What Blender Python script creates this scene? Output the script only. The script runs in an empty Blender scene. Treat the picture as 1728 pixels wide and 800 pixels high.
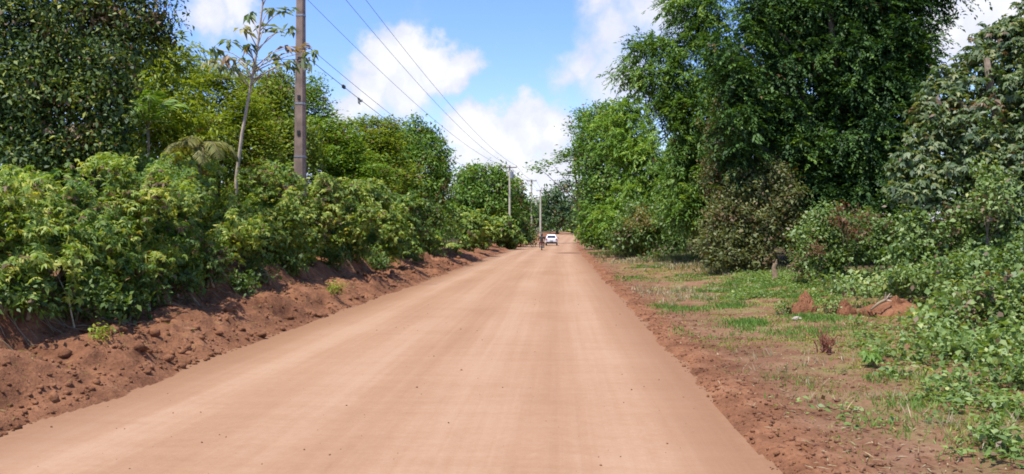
import bpy, bmesh, math, random
import numpy as np
from mathutils import Vector, Matrix

S = bpy.context.scene
COL = S.collection
F = 1383.0            # focal length of the photograph in its own pixels
CAM_Z = 2.0
VX, VY = 945.0, 390.0  # where the road direction (+Y) meets the horizon in the photograph
RAD = math.radians

# ------------------------------------------------------------------ noise
def _h(ix, iy, seed):
    n = (ix.astype(np.int64) * 374761393 + iy.astype(np.int64) * 668265263 + seed * 1442695041) & 0xffffffff
    n = ((n ^ (n >> 13)) * 1274126177) & 0xffffffff
    n = (n ^ (n >> 16)) & 0xffffffff
    return n / 4294967295.0

def vnoise(x, y, seed=0):
    x0 = np.floor(x); y0 = np.floor(y)
    fx = x - x0; fy = y - y0
    fx = fx * fx * (3 - 2 * fx); fy = fy * fy * (3 - 2 * fy)
    a = _h(x0, y0, seed); b = _h(x0 + 1, y0, seed); c = _h(x0, y0 + 1, seed); d = _h(x0 + 1, y0 + 1, seed)
    return (a + (b - a) * fx) * (1 - fy) + (c + (d - c) * fx) * fy - 0.5

def fbm(x, y, seed=0, oct=3):
    r = 0; a = 1.0
    for k in range(oct):
        r = r + a * vnoise(x * 2 ** k + 17.3 * k, y * 2 ** k - 9.1 * k, seed + k); a *= .5
    return r

def lumps(x, y, seed=0):
    """rounded clods: a dome round the nearest feature point of each cell"""
    x0 = np.floor(x); y0 = np.floor(y)
    best = np.zeros_like(x)
    for i in (-1, 0, 1):
        for j in (-1, 0, 1):
            cx = x0 + i; cy = y0 + j
            px = cx + _h(cx, cy, seed); py = cy + _h(cx, cy, seed + 7)
            rr = .35 + .55 * _h(cx, cy, seed + 13)
            d2 = ((x - px) ** 2 + (y - py) ** 2) / rr ** 2
            best = np.maximum(best, np.sqrt(np.clip(1 - d2, 0, 1)) * rr)
    return best

# ------------------------------------------------------------------ terrain
def drift(y):
    y = np.asarray(y, float)
    d = np.clip(y - 60, 0, 240)
    return .00017 * d * d + np.clip(y - 300, 0, None) * .08

def smooth(a, b, t):
    t = np.clip((t - a) / (b - a), 0, 1)
    return t * t * (3 - 2 * t)

def ground(x, y, fine=True):
    x = np.asarray(x, float); y = np.asarray(y, float)
    l = x - drift(y)
    hf = np.interp(y, [0, 20, 35, 70, 120, 200], [1, 1, .8, .5, .35, .3])
    we = .36 * vnoise(y * .40, y * 0 + 3, 5) + .2 * vnoise(y * 2.1, y * 0 + 8, 6)
    t = -5.4 + we - l
    tb = t + .55 * vnoise(y * .45, t * .3, 9) * smooth(.9, 1.6, t) + .35 * vnoise(y * 1.6, t * .8, 10) * smooth(.9, 1.6, t)
    zl = hf * np.interp(tb, [0, .3, .8, 1.3, 1.75, 2.15, 3, 12, 40, 400], [0, .16, .44, .47, .56, 1.0, 1.1, 1.35, 2.6, 5])
    wr = .22 * vnoise(y * .55, y * 0 + 1, 15) + .14 * vnoise(y * 2.4, y * 0 + 2, 16)
    r = l - 1.83 + wr
    zr = np.interp(r, [0, .1, .45, 1, 2.5, 4, 7, 15, 40, 400], [0, .04, .045, .05, .11, .22, .42, .75, 1.8, 5])
    z = np.where(t > 0, zl, np.where(r > 0, zr, 0))
    z = z + 1.5 * smooth(130, 260, y)
    if fine:
        mb = smooth(.05, .5, t) * np.clip(1.2 - y / 160, .3, 1)
        z = z + mb * (.27 * fbm(x * 1.2, y * 1.0, 21, 4) - .16 * np.abs(fbm(x * 1.9, y * 1.4, 23, 3)) + .10 * lumps(x * 2.3, y * 2.0, 25) * smooth(.35, .6, vnoise(x * .5, y * .4, 29) + .5) + .055 * lumps(x * 5.2 + .5 * vnoise(x * 3, y * 3, 24), y * 4.6, 26) * smooth(.25, .6, vnoise(x * .7, y * .5, 27) + .6) + .03 * lumps(x * 13, y * 13, 28))
        mr = smooth(.0, .15, r)
        near = np.exp(-((r - .35) / .45) ** 2)
        z = z + mr * (.10 * fbm(x * .8, y * .8, 31, 3) * smooth(.5, 2, r) + (.03 * near + .012) * lumps(x * 7, y * 7, 35) * smooth(-.1, .25, vnoise(x * .9, y * .6, 38)) + (.022 * near + .012) * lumps(x * 15, y * 15, 36))
        road = (t <= 0) & (r <= 0)
        z = z + np.where(road, .016 * fbm(x * 1.0, y * .35, 41, 3) + .006 * vnoise(x * .8, y * 3.2, 43), 0)
    return z

def gz(x, y):
    return float(ground(np.array([x]), np.array([y]))[0])

def P(px, py, Y):
    return Vector(((px - VX) / F * Y, Y, CAM_Z + (VY - py) / F * Y))

def ground_hit(px, py, lo=4.0, hi=320.0):
    Y = np.geomspace(lo, hi, 1500)
    x = (px - VX) / F * Y
    z = CAM_Z + (VY - py) / F * Y
    below = z <= ground(x, Y)
    i = int(np.argmax(below)) if below.any() else len(Y) - 1
    return Vector((x[i], Y[i], ground(x[i:i + 1], Y[i:i + 1])[0]))

# ------------------------------------------------------------------ objects
def tag(o, label=None, cat=None, group=None, kind=None):
    if label: o['label'] = label
    if cat: o['category'] = cat
    if group: o['group'] = group
    if kind: o['kind'] = kind
    return o

def empty(name, loc, label, cat, group=None, rz=0.0):
    o = bpy.data.objects.new(name, None)
    o.empty_display_size = .2
    o.location = loc; o.rotation_euler.z = rz
    COL.objects.link(o)
    return tag(o, label, cat, group)

def link(name, me, mat, parent=None, world=True):
    o = bpy.data.objects.new(name, me)
    if mat: me.materials.append(mat)
    COL.objects.link(o)
    if parent is not None:
        o.parent = parent
        if world:
            o.matrix_parent_inverse = Matrix.LocRotScale(parent.location, parent.rotation_euler, None).inverted()
    return o

def mesh_np(name, V, Q, tint=None, tintname='tint', smooth_shade=False):
    me = bpy.data.meshes.new(name)
    V = np.asarray(V, np.float32); Q = np.asarray(Q, np.int32)
    k = Q.shape[1]
    me.vertices.add(len(V)); me.vertices.foreach_set('co', V.ravel())
    me.loops.add(Q.size); me.loops.foreach_set('vertex_index', Q.ravel())
    me.polygons.add(len(Q)); me.polygons.foreach_set('loop_start', np.arange(0, Q.size, k, dtype=np.int32))
    if tint is not None:
        a = me.attributes.new(tintname, 'FLOAT', 'FACE'); a.data.foreach_set('value', np.asarray(tint, np.float32))
    me.update(calc_edges=True)
    if smooth_shade: me.shade_smooth()
    return me

class MB:
    """collects simple solids into one bmesh"""
    def __init__(s): s.bm = bmesh.new()
    def box(s, c, size, rot=None, bev=0.0):
        r = bmesh.ops.create_cube(s.bm, size=1.0)
        vs = r['verts']
        bmesh.ops.scale(s.bm, vec=size, verts=vs)
        if bev:
            es = list({e for v in vs for e in v.link_edges})
            rr = bmesh.ops.bevel(s.bm, geom=es, offset=bev, segments=2, affect='EDGES', profile=.6)
            vs = list({v for f in rr['faces'] for v in f.verts} | {v for v in vs if v.is_valid})
        M = Matrix.Translation(c) @ (rot.to_4x4() if rot else Matrix.Identity(4))
        bmesh.ops.transform(s.bm, matrix=M, verts=vs)
        return s
    def tube(s, pts, rads, n=8, cap=True):
        pts = [Vector(p) for p in pts]
        rings = []
        for i, p in enumerate(pts):
            d = (pts[min(i + 1, len(pts) - 1)] - pts[max(i - 1, 0)]).normalized()
            a = d.orthogonal() if i == 0 else (u - d * u.dot(d))
            u = a.normalized(); w = d.cross(u)
            r = rads[i] if hasattr(rads, '__len__') else rads
            rings.append([s.bm.verts.new(p + (u * math.cos(2 * math.pi * k / n) + w * math.sin(2 * math.pi * k / n)) * r) for k in range(n)])
        for a, b in zip(rings, rings[1:]):
            for k in range(n):
                s.bm.faces.new((a[k], a[(k + 1) % n], b[(k + 1) % n], b[k]))
        if cap and n > 2:
            s.bm.faces.new(rings[0][::-1]); s.bm.faces.new(rings[-1])
        return s
    def loft(s, secs):
        """secs: lists of points (same count), closed rings"""
        rings = [[s.bm.verts.new(p) for p in sec] for sec in secs]
        n = len(rings[0])
        for a, b in zip(rings, rings[1:]):
            for k in range(n):
                s.bm.faces.new((a[k], a[(k + 1) % n], b[(k + 1) % n], b[k]))
        s.bm.faces.new(rings[0][::-1]); s.bm.faces.new(rings[-1])
        return s
    def mesh(s, name, smooth_shade=False):
        bmesh.ops.recalc_face_normals(s.bm, faces=s.bm.faces)
        me = bpy.data.meshes.new(name); s.bm.to_mesh(me); s.bm.free()
        if smooth_shade: me.shade_smooth()
        return me
    def build(s, name, mat, parent=None, smooth_shade=False, world=True):
        return link(name, s.mesh(name, smooth_shade), mat, parent, world)

# ------------------------------------------------------------------ materials
class N:
    def __init__(s, nt): s.nt = nt
    def new(s, t, **kw):
        n = s.nt.nodes.new(t)
        for k, v in kw.items():
            if k.startswith('_'): setattr(n, k[1:], v)
        return n
    def l(s, a, b): s.nt.links.new(a, b)
    def math(s, op, a, b=None, c=None, clamp=False):
        n = s.nt.nodes.new('ShaderNodeMath'); n.operation = op; n.use_clamp = clamp
        for i, v in enumerate((a, b, c)):
            if v is None: continue
            if isinstance(v, (int, float)): n.inputs[i].default_value = v
            else: s.l(v, n.inputs[i])
        return n.outputs[0]
    def vmath(s, op, a, b=None):
        n = s.nt.nodes.new('ShaderNodeVectorMath'); n.operation = op
        for i, v in enumerate((a, b)):
            if v is None: continue
            if isinstance(v, (tuple, list, Vector)): n.inputs[i].default_value = v
            else: s.l(v, n.inputs[i])
        return n.outputs['Value'] if op in ('DISTANCE', 'DOT_PRODUCT', 'LENGTH') else n.outputs[0]
    def noise(s, vec, scale, detail=3, rough=.55, color=False):
        n = s.nt.nodes.new('ShaderNodeTexNoise'); n.inputs['Scale'].default_value = scale
        n.inputs['Detail'].default_value = detail; n.inputs['Roughness'].default_value = rough
        if vec is not None: s.l(vec, n.inputs['Vector'])
        return n.outputs['Color'] if color else n.outputs[0]
    def ramp(s, fac, stops):
        n = s.nt.nodes.new('ShaderNodeValToRGB')
        e = n.color_ramp.elements
        while len(e) < len(stops): e.new(.5)
        for el, (p, c) in zip(e, stops):
            el.position = p; el.color = (c[0], c[1], c[2], 1) if hasattr(c, '__len__') else (c, c, c, 1)
        s.l(fac, n.inputs[0])
        return n.outputs[0]
    def mix(s, fac, a, b, blend='MIX'):
        n = s.nt.nodes.new('ShaderNodeMix'); n.data_type = 'RGBA'; n.blend_type = blend
        for i, v in ((0, fac), (6, a), (7, b)):
            if isinstance(v, (int, float)): n.inputs[i].default_value = v
            elif isinstance(v, (tuple, list)): n.inputs[i].default_value = (*v, 1)
            else: s.l(v, n.inputs[i])
        return n.outputs[2]
    def sstep(s, v, a, b):
        n = s.nt.nodes.new('ShaderNodeMapRange'); n.interpolation_type = 'SMOOTHSTEP'
        s.l(v, n.inputs[0]); n.inputs[1].default_value = a; n.inputs[2].default_value = b
        return n.outputs[0]
    def attr(s, name):
        n = s.nt.nodes.new('ShaderNodeAttribute'); n.attribute_name = name
        return n.outputs['Fac']

def mat_new(name):
    m = bpy.data.materials.new(name); m.use_nodes = True
    m.node_tree.nodes.clear()
    n = N(m.node_tree)
    out = m.node_tree.nodes.new('ShaderNodeOutputMaterial')
    return m, n, out

def simple(name, color, rough=.6, var=.15, scale=3.0, metal=0.0, spec=.4, coords='Object', coat=0):
    m, n, out = mat_new(name)
    b = n.new('ShaderNodeBsdfPrincipled')
    tc = n.new('ShaderNodeTexCoord')
    f = n.noise(tc.outputs[coords], scale, 5, .6)
    c = n.ramp(f, [(.3, [x * (1 - var) for x in color]), (.7, [min(1, x * (1 + var)) for x in color])])
    n.l(c, b.inputs['Base Color'])
    b.inputs['Roughness'].default_value = rough; b.inputs['Metallic'].default_value = metal
    b.inputs['Specular IOR Level'].default_value = spec
    b.inputs['Coat Weight'].default_value = coat
    n.l(b.outputs[0], out.inputs[0])
    return m

def leaf_mat(name, dark, main, light, rough=.6, gloss=.03, trans=.37, dead=(.16, .10, .045), deadp=.03):
    m, n, out = mat_new(name)
    c = n.ramp(n.attr('tint'), [(0, dead), (deadp, dead), (deadp + .01, dark), (.5, main), (.93, light), (1, (light[0] * 1.35, light[1] * 1.15, light[2]))])
    d = n.new('ShaderNodeBsdfDiffuse'); n.l(c, d.inputs[0])
    t = n.new('ShaderNodeBsdfTranslucent')
    c2 = n.mix(1.0, c, (1.25, 1.2, .5), 'MULTIPLY'); n.l(c2, t.inputs[0])
    g = n.new('ShaderNodeBsdfGlossy'); g.inputs['Roughness'].default_value = rough
    g.inputs[0].default_value = (1, 1, 1, 1)
    m1 = n.new('ShaderNodeMixShader'); m1.inputs[0].default_value = trans
    n.l(d.outputs[0], m1.inputs[1]); n.l(t.outputs[0], m1.inputs[2])
    m2 = n.new('ShaderNodeMixShader'); m2.inputs[0].default_value = gloss
    n.l(m1.outputs[0], m2.inputs[1]); n.l(g.outputs[0], m2.inputs[2])
    n.l(m2.outputs[0], out.inputs[0])
    return m

M = {}
M['cassava'] = leaf_mat('cassava_leaves', (.06, .125, .014), (.185, .285, .03), (.35, .41, .08), gloss=.024, trans=.42)
M['cassava_deep'] = leaf_mat('cassava_deep_leaves', (.045, .11, .014), (.125, .22, .026), (.27, .35, .06), gloss=.024, trans=.42)
M['bush'] = leaf_mat('shrub_leaves', (.04, .09, .014), (.09, .165, .022), (.18, .25, .045), gloss=.027)
M['dark'] = leaf_mat('dark_broad_leaves', (.020, .050, .010), (.055, .105, .018), (.20, .25, .04), gloss=.024, trans=.25)
M['giant'] = leaf_mat('deep_green_leaves', (.014, .040, .010), (.036, .088, .017), (.095, .18, .03), gloss=.016, trans=.25)
M['tree'] = leaf_mat('mid_green_leaves', (.045, .11, .013), (.115, .22, .025), (.20, .30, .045), gloss=.019)
M['yellow'] = leaf_mat('yellow_green_leaves', (.09, .145, .012), (.215, .285, .024), (.31, .35, .05), gloss=.019)
M['bamboo'] = leaf_mat('bamboo_leaves', (.05, .12, .014), (.13, .24, .03), (.23, .35, .055), gloss=.016, trans=.38)
M['bamboo_dark'] = leaf_mat('darker_bamboo_leaves', (.03, .08, .014), (.075, .16, .024), (.17, .28, .05), gloss=.019, trans=.35)  # deeper green for the tall clump
M['olive'] = leaf_mat('olive_leaves', (.06, .075, .018), (.13, .155, .042), (.22, .23, .09), gloss=.022, deadp=.10)
M['far'] = leaf_mat('distant_leaves', (.045, .085, .035), (.08, .14, .05), (.13, .20, .075), gloss=.016)
M['creeper'] = leaf_mat('creeper_leaves', (.06, .12, .018), (.14, .225, .04), (.25, .33, .09), gloss=.038, rough=.6)
M['glossy'] = leaf_mat('glossy_leaves', (.028, .07, .014), (.07, .13, .03), (.16, .205, .062), gloss=.041, rough=.6)
M['grass'] = leaf_mat('grass_blades', (.07, .15, .025), (.13, .25, .04), (.22, .31, .07), gloss=.016, trans=.35, deadp=.06, dead=(.36, .28, .14))
M['straw'] = leaf_mat('dry_grass_blades', (.28, .24, .14), (.36, .31, .18), (.46, .41, .26), gloss=.016, trans=.25)
M['palm'] = leaf_mat('palm_leaflets', (.07, .15, .018), (.15, .26, .03), (.24, .34, .06), gloss=.033, rough=.55)
M['drypalm'] = leaf_mat('dry_palm_leaflets', (.13, .15, .035), (.23, .23, .06), (.34, .32, .12), gloss=.016)
M['deadvine'] = leaf_mat('dead_vine_leaves', (.09, .04, .022), (.16, .075, .045), (.24, .13, .08), gloss=.011)
M['reddead'] = leaf_mat('reddish_dead_leaves', (.16, .05, .03), (.24, .085, .05), (.30, .13, .08), gloss=.011)
M['rust'] = leaf_mat('rusty_yellow_leaves', (.12, .12, .025), (.19, .165, .035), (.26, .21, .05), gloss=.02)
M['cecropia'] = leaf_mat('umbrella_leaves', (.06, .11, .04), (.12, .19, .07), (.24, .27, .14), gloss=.038, deadp=.18, dead=(.30, .20, .12))
M['bark'] = simple('grey_brown_bark', (.16, .12, .085), .9, .4, 6)
M['palebark'] = simple('pale_bark', (.42, .34, .26), .9, .25, 8)
M['stem'] = simple('woody_stem', (.20, .155, .09), .85, .35, 9)
M['culm'] = simple('bamboo_culm', (.14, .17, .06), .6, .3, 4)
M['drystalk'] = simple('dry_stalk', (.40, .32, .18), .85, .25, 12)
M['concrete'] = simple('weathered_pole_concrete', (.235, .168, .13), .9, .35, 3.0)
M['palepole'] = simple('pale_pole_concrete', (.50, .44, .33), .9, .15, 2.0)
M['galv'] = simple('galvanised_steel', (.30, .31, .32), .5, .15, 10, metal=.6)
M['wood'] = simple('crossarm_wood', (.12, .095, .075), .85, .3, 9)
M['porcelain'] = simple('insulator_porcelain', (.22, .16, .13), .3, .1, 10, spec=.6)
M['cable'] = simple('weathered_cable', (.07, .07, .075), .6, .1, 5)
M['blackplastic'] = simple('black_plastic', (.025, .025, .026), .5, .1, 10)  # also colours the shade inside the pole's step holes
M['whitepaint'] = simple('white_car_paint', (.78, .78, .79), .28, .03, 2, spec=.5, coat=.5)
M['glass'] = simple('dark_car_glass', (.02, .024, .03), .08, .05, 2, spec=.8)
M['tyre'] = simple('dusty_tyre', (.055, .045, .04), .9, .2, 12)
M['rim'] = simple('alloy_rim', (.5, .5, .5), .35, .05, 10, metal=.8)
M['redlight'] = simple('red_light_lens', (.45, .02, .015), .2, .05, 10, spec=.6)
M['plate'] = simple('grey_number_plate', (.5, .5, .48), .5, .05, 10)
M['bikered'] = simple('red_motorcycle_paint', (.30, .035, .025), .35, .05, 8, coat=.4)
M['skin'] = simple('skin', (.22, .12, .075), .55, .08, 20)
M['shirt'] = simple('dark_shirt_cloth', (.02, .02, .024), .9, .2, 25)
M['trousers'] = simple('brown_trouser_cloth', (.14, .07, .045), .9, .2, 25)
M['helmet'] = simple('black_helmet_shell', (.015, .015, .017), .25, .05, 10, spec=.6)
M['whiterubbish'] = simple('pale_wood_splinters', (.45, .34, .24), .85, .25, 30)
M['limestone'] = simple('pale_stone', (.34, .28, .22), .9, .25, 20)

def earth_colour(n, P, sc):
    return n.noise(P, sc, 6, .62)

# road: pale packed laterite with lengthwise tyre bands and fine cross ripples
def make_road_mat():
    m, n, out = mat_new('packed_laterite')
    lat = n.attr('lateral')
    geo = n.new('ShaderNodeNewGeometry')
    sep = n.new('ShaderNodeSeparateXYZ'); n.l(geo.outputs['Position'], sep.inputs[0])
    Y = sep.outputs[1]
    def vec(a, ka, b, kb):
        c = n.new('ShaderNodeCombineXYZ')
        n.l(n.math('MULTIPLY', a, ka), c.inputs[0]); n.l(n.math('MULTIPLY', b, kb), c.inputs[1])
        return c.outputs[0]
    streak = n.noise(vec(lat, 1.5, Y, .035), 1.0, 4, .6)
    fine_streak = n.noise(vec(lat, 7.0, Y, .10), 1.0, 3, .55)
    ripple = n.noise(vec(lat, .55, Y, 3.4), 1.0, 4, .6)
    patch = n.noise(vec(lat, .4, Y, .22), 1.0, 5, .6)
    grain = n.noise(geo.outputs['Position'], 28.0, 6, .7)
    spk = n.noise(geo.outputs['Position'], 9.0, 4, .65)
    # worn wheel paths (paler) at four lateral positions
    tr = None
    for c0, w in ((-4.3, .45), (-2.75, .4), (-1.1, .5), (.55, .45)):
        wob = n.math('ADD', lat, n.math('MULTIPLY', n.math('SUBTRACT', n.noise(vec(lat, 0, Y, .06), 1, 2), .5), .7))
        g = n.math('EXPONENT', n.math('MULTIPLY', n.math('POWER', n.math('DIVIDE', n.math('SUBTRACT', wob, c0), w), 2), -1))
        tr = g if tr is None else n.math('MAXIMUM', tr, g)
    f = n.math('MULTIPLY', streak, .30)
    f = n.math('ADD', f, n.math('MULTIPLY', fine_streak, .21))
    f = n.math('ADD', f, n.math('MULTIPLY', ripple, .19))
    f = n.math('ADD', f, n.math('MULTIPLY', patch, .35))
    f = n.math('ADD', f, n.math('MULTIPLY', tr, .13))
    f = n.math('ADD', f, n.math('MULTIPLY', grain, .22))
    f = n.math('ADD', f, n.math('MULTIPLY', spk, .22))
    f = n.math('MULTIPLY', f, .75)
    col = n.ramp(f, [(.46, (.252, .140, .078)), (.60, (.300, .176, .103)), (.71, (.335, .210, .130))])
    # redder loose earth towards both edges
    el = n.math('ADD', n.sstep(lat, -4.3, -5.5), n.sstep(lat, .75, 1.95))
    el = n.math('MULTIPLY', el, n.math('ADD', .35, spk), clamp=True)
    col = n.mix(n.math('MULTIPLY', el, .8), col, (.185, .092, .047))
    # one cast shadow painted across the right half, far up the road
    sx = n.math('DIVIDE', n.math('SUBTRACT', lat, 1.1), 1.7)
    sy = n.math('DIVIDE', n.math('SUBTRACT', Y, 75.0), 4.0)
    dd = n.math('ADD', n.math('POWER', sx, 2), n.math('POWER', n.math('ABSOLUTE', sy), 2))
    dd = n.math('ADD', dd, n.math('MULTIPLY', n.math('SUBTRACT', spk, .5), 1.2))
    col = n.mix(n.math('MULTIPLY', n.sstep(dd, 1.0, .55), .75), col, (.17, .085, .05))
    b = n.new('ShaderNodeBsdfPrincipled'); n.l(col, b.inputs['Base Color'])
    b.inputs['Roughness'].default_value = .95; b.inputs['Specular IOR Level'].default_value = .15
    h = n.math('ADD', n.math('MULTIPLY', ripple, 1.0), n.math('MULTIPLY', grain, .35))
    h = n.math('ADD', h, n.math('MULTIPLY', fine_streak, .7))
    bp = n.new('ShaderNodeBump'); bp.inputs['Strength'].default_value = .35; bp.inputs['Distance'].default_value = .035
    n.l(h, bp.inputs['Height']); n.l(bp.outputs[0], b.inputs['Normal'])
    n.l(b.outputs[0], out.inputs[0])
    return m

def make_ground_mat():
    m, n, out = mat_new('red_earth')
    lat = n.attr('lateral')
    geo = n.new('ShaderNodeNewGeometry'); Pp = geo.outputs['Position']
    big = n.noise(Pp, .55, 5, .6); mid = n.noise(Pp, 2.2, 6, .65); fine = n.noise(Pp, 16, 6, .7); spk = n.noise(Pp, 45, 3, .6)
    f = n.math('ADD', n.math('MULTIPLY', big, .45), n.math('ADD', n.math('MULTIPLY', mid, .35), n.math('MULTIPLY', fine, .35)))
    red = n.ramp(f, [(.38, (.085, .033, .016)), (.52, (.160, .070, .035)), (.64, (.25, .113, .056)), (.78, (.32, .17, .095))])
    dry = n.ramp(f, [(.40, (.105, .048, .026)), (.53, (.175, .086, .047)), (.66, (.23, .126, .073)), (.80, (.28, .178, .112))])
    # the verge right of the road is dried out; the cut bank on the left is fresh red soil
    fr = n.sstep(n.math('ADD', lat, n.math('MULTIPLY', n.math('SUBTRACT', mid, .5), 1.6)), 2.05, 2.9)
    col = n.mix(fr, red, dry)
    # straw litter and thin moss between the weeds of the verge
    lit = n.math('MULTIPLY', n.sstep(n.noise(Pp, 1.6, 8, .75), .44, .60), n.sstep(lat, 2.3, 4.2))
    col = n.mix(n.math('MULTIPLY', lit, .62), col, (.19, .18, .065))
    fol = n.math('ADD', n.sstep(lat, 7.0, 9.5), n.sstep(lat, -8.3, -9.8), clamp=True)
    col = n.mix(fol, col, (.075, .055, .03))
    dark = n.sstep(spk, .60, .72)
    col = n.mix(n.math('MULTIPLY', dark, .35), col, (.12, .05, .03))
    b = n.new('ShaderNodeBsdfPrincipled'); n.l(col, b.inputs['Base Color'])
    b.inputs['Roughness'].default_value = .95; b.inputs['Specular IOR Level'].default_value = .12
    h = n.math('ADD', n.math('MULTIPLY', fine, 1.0), n.math('MULTIPLY', mid, 1.6))
    bp = n.new('ShaderNodeBump'); bp.inputs['Strength'].default_value = .8; bp.inputs['Distance'].default_value = .06
    n.l(h, bp.inputs['Height']); n.l(bp.outputs[0], b.inputs['Normal'])
    n.l(b.outputs[0], out.inputs[0])
    return m
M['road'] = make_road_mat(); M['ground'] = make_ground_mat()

# ------------------------------------------------------------------ ground and road sheets
def grow(a, b, s0, k):
    r = [a]; s = s0
    sg = 1 if b > a else -1
    while (b - r[-1]) * sg > s:
        r.append(r[-1] + sg * s); s *= k
    return r + [b]

def build_ground():
    left = grow(-9.2, -500, .06, 1.13)[::-1]
    c = np.concatenate([left[:-1], np.arange(-9.2, -5.0, .032), np.arange(-5.0, 1.55, .13), np.arange(1.55, 3.3, .032), np.arange(3.3, 8, .08), grow(8, 500, .1, 1.13)])
    r = np.concatenate([grow(3.6, -60, .1, 1.25)[::-1][:-1], grow(3.6, 320, .022, 1.0052)[:-1], grow(320, 2500, 4, 1.2)])
    L, Yg = np.meshgrid(c, r)
    X = L + drift(Yg)
    Z = ground(X, Yg)
    nx, ny = len(c), len(r)
    V = np.stack([X, Yg, Z], -1).reshape(-1, 3)
    i = np.arange(ny - 1)[:, None] * nx + np.arange(nx - 1)[None, :]
    Q = np.stack([i, i + 1, i + nx + 1, i + nx], -1).reshape(-1, 4)
    lc = ((c[:-1] + c[1:]) / 2)[None, :].repeat(ny - 1, 0)
    yc = ((r[:-1] + r[1:]) / 2)[:, None].repeat(nx - 1, 1)
    we = .36 * vnoise(yc * .40, yc * 0 + 3, 5) + .2 * vnoise(yc * 2.1, yc * 0 + 8, 6)
    wr = .22 * vnoise(yc * .55, yc * 0 + 1, 15) + .14 * vnoise(yc * 2.4, yc * 0 + 2, 16)
    isroad = ((lc > -5.4 + we) & (lc < 1.83 - wr)).reshape(-1)
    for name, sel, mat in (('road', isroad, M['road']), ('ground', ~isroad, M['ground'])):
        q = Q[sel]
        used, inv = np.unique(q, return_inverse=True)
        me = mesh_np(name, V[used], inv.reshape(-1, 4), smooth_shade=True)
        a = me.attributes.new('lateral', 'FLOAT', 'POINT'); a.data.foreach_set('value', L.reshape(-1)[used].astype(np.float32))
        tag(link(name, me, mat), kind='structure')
build_ground()

# ------------------------------------------------------------------ foliage
def unit(a):
    return a / np.maximum(np.linalg.norm(a, axis=-1, keepdims=True), 1e-9)

def rnd_dirs(rng, n):
    return unit(rng.normal(size=(n, 3)))

def leaf_quads(base, axis, nrm, L, W, droop):
    """one folded, drooping four-cornered leaf per row"""
    axis = unit(axis); side = unit(np.cross(axis, nrm)); nn = np.cross(side, axis)
    L = L[:, None]; W = W[:, None]
    mid = base + axis * L * .42
    tip = base + axis * L - nn * L * droop
    a = mid + side * W * .5 + nn * W * .12
    b = mid - side * W * .5 + nn * W * .12
    V = np.stack([base, a, tip, b], 1).reshape(-1, 3)
    Q = np.arange(len(base) * 4).reshape(-1, 4)
    return V, Q

def clump_points(rng, lobes, n, rough=.25, inner=.25):
    """points on many small knobs that cover knobbly ellipsoids; returns points, outward directions, lobe index"""
    C = np.array([l[0] for l in lobes], float); R = np.array([l[1] for l in lobes], float)
    ns = 26
    nl = len(lobes)
    d = rnd_dirs(rng, nl * ns).reshape(nl, ns, 3)
    d[..., 1] -= .25; d[..., 2] += .15; d = unit(d)
    sr = (.24 + .26 * rng.random((nl, ns, 1))) * (1 + rough * .6 * rng.normal(size=(nl, ns, 1))).clip(.5, 1.6)
    sc = C[:, None] + d * R[:, None] * (1 - sr * .55 + rough * .35 * rng.normal(size=(nl, ns, 1)))
    sR = np.minimum(R[:, None], R.mean(1)[:, None, None] * 1.4) * sr
    w = (sR[..., 0] * sR[..., 2] * (R[:, 0] * R[:, 2])[:, None] ** .0).reshape(-1); w = w / w.sum()
    k = rng.choice(nl * ns, n, p=w)
    e = rng.normal(size=(n, 3)); e[:, 2] += .55; e = unit(e)
    kn = 1 - np.abs(rng.normal(size=n)) * .22
    p = sc.reshape(-1, 3)[k] + e * sR.reshape(-1, 3)[k] * kn[:, None]
    li = k // ns
    o = unit(e * .75 + d.reshape(-1, 3)[k] * .4)
    inn = rng.random(n) < inner
    q = rnd_dirs(rng, n) * (rng.random(n) ** .45 * .85)[:, None]
    p = np.where(inn[:, None], C[li] + q * R[li], p)
    return p, o, k

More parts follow.
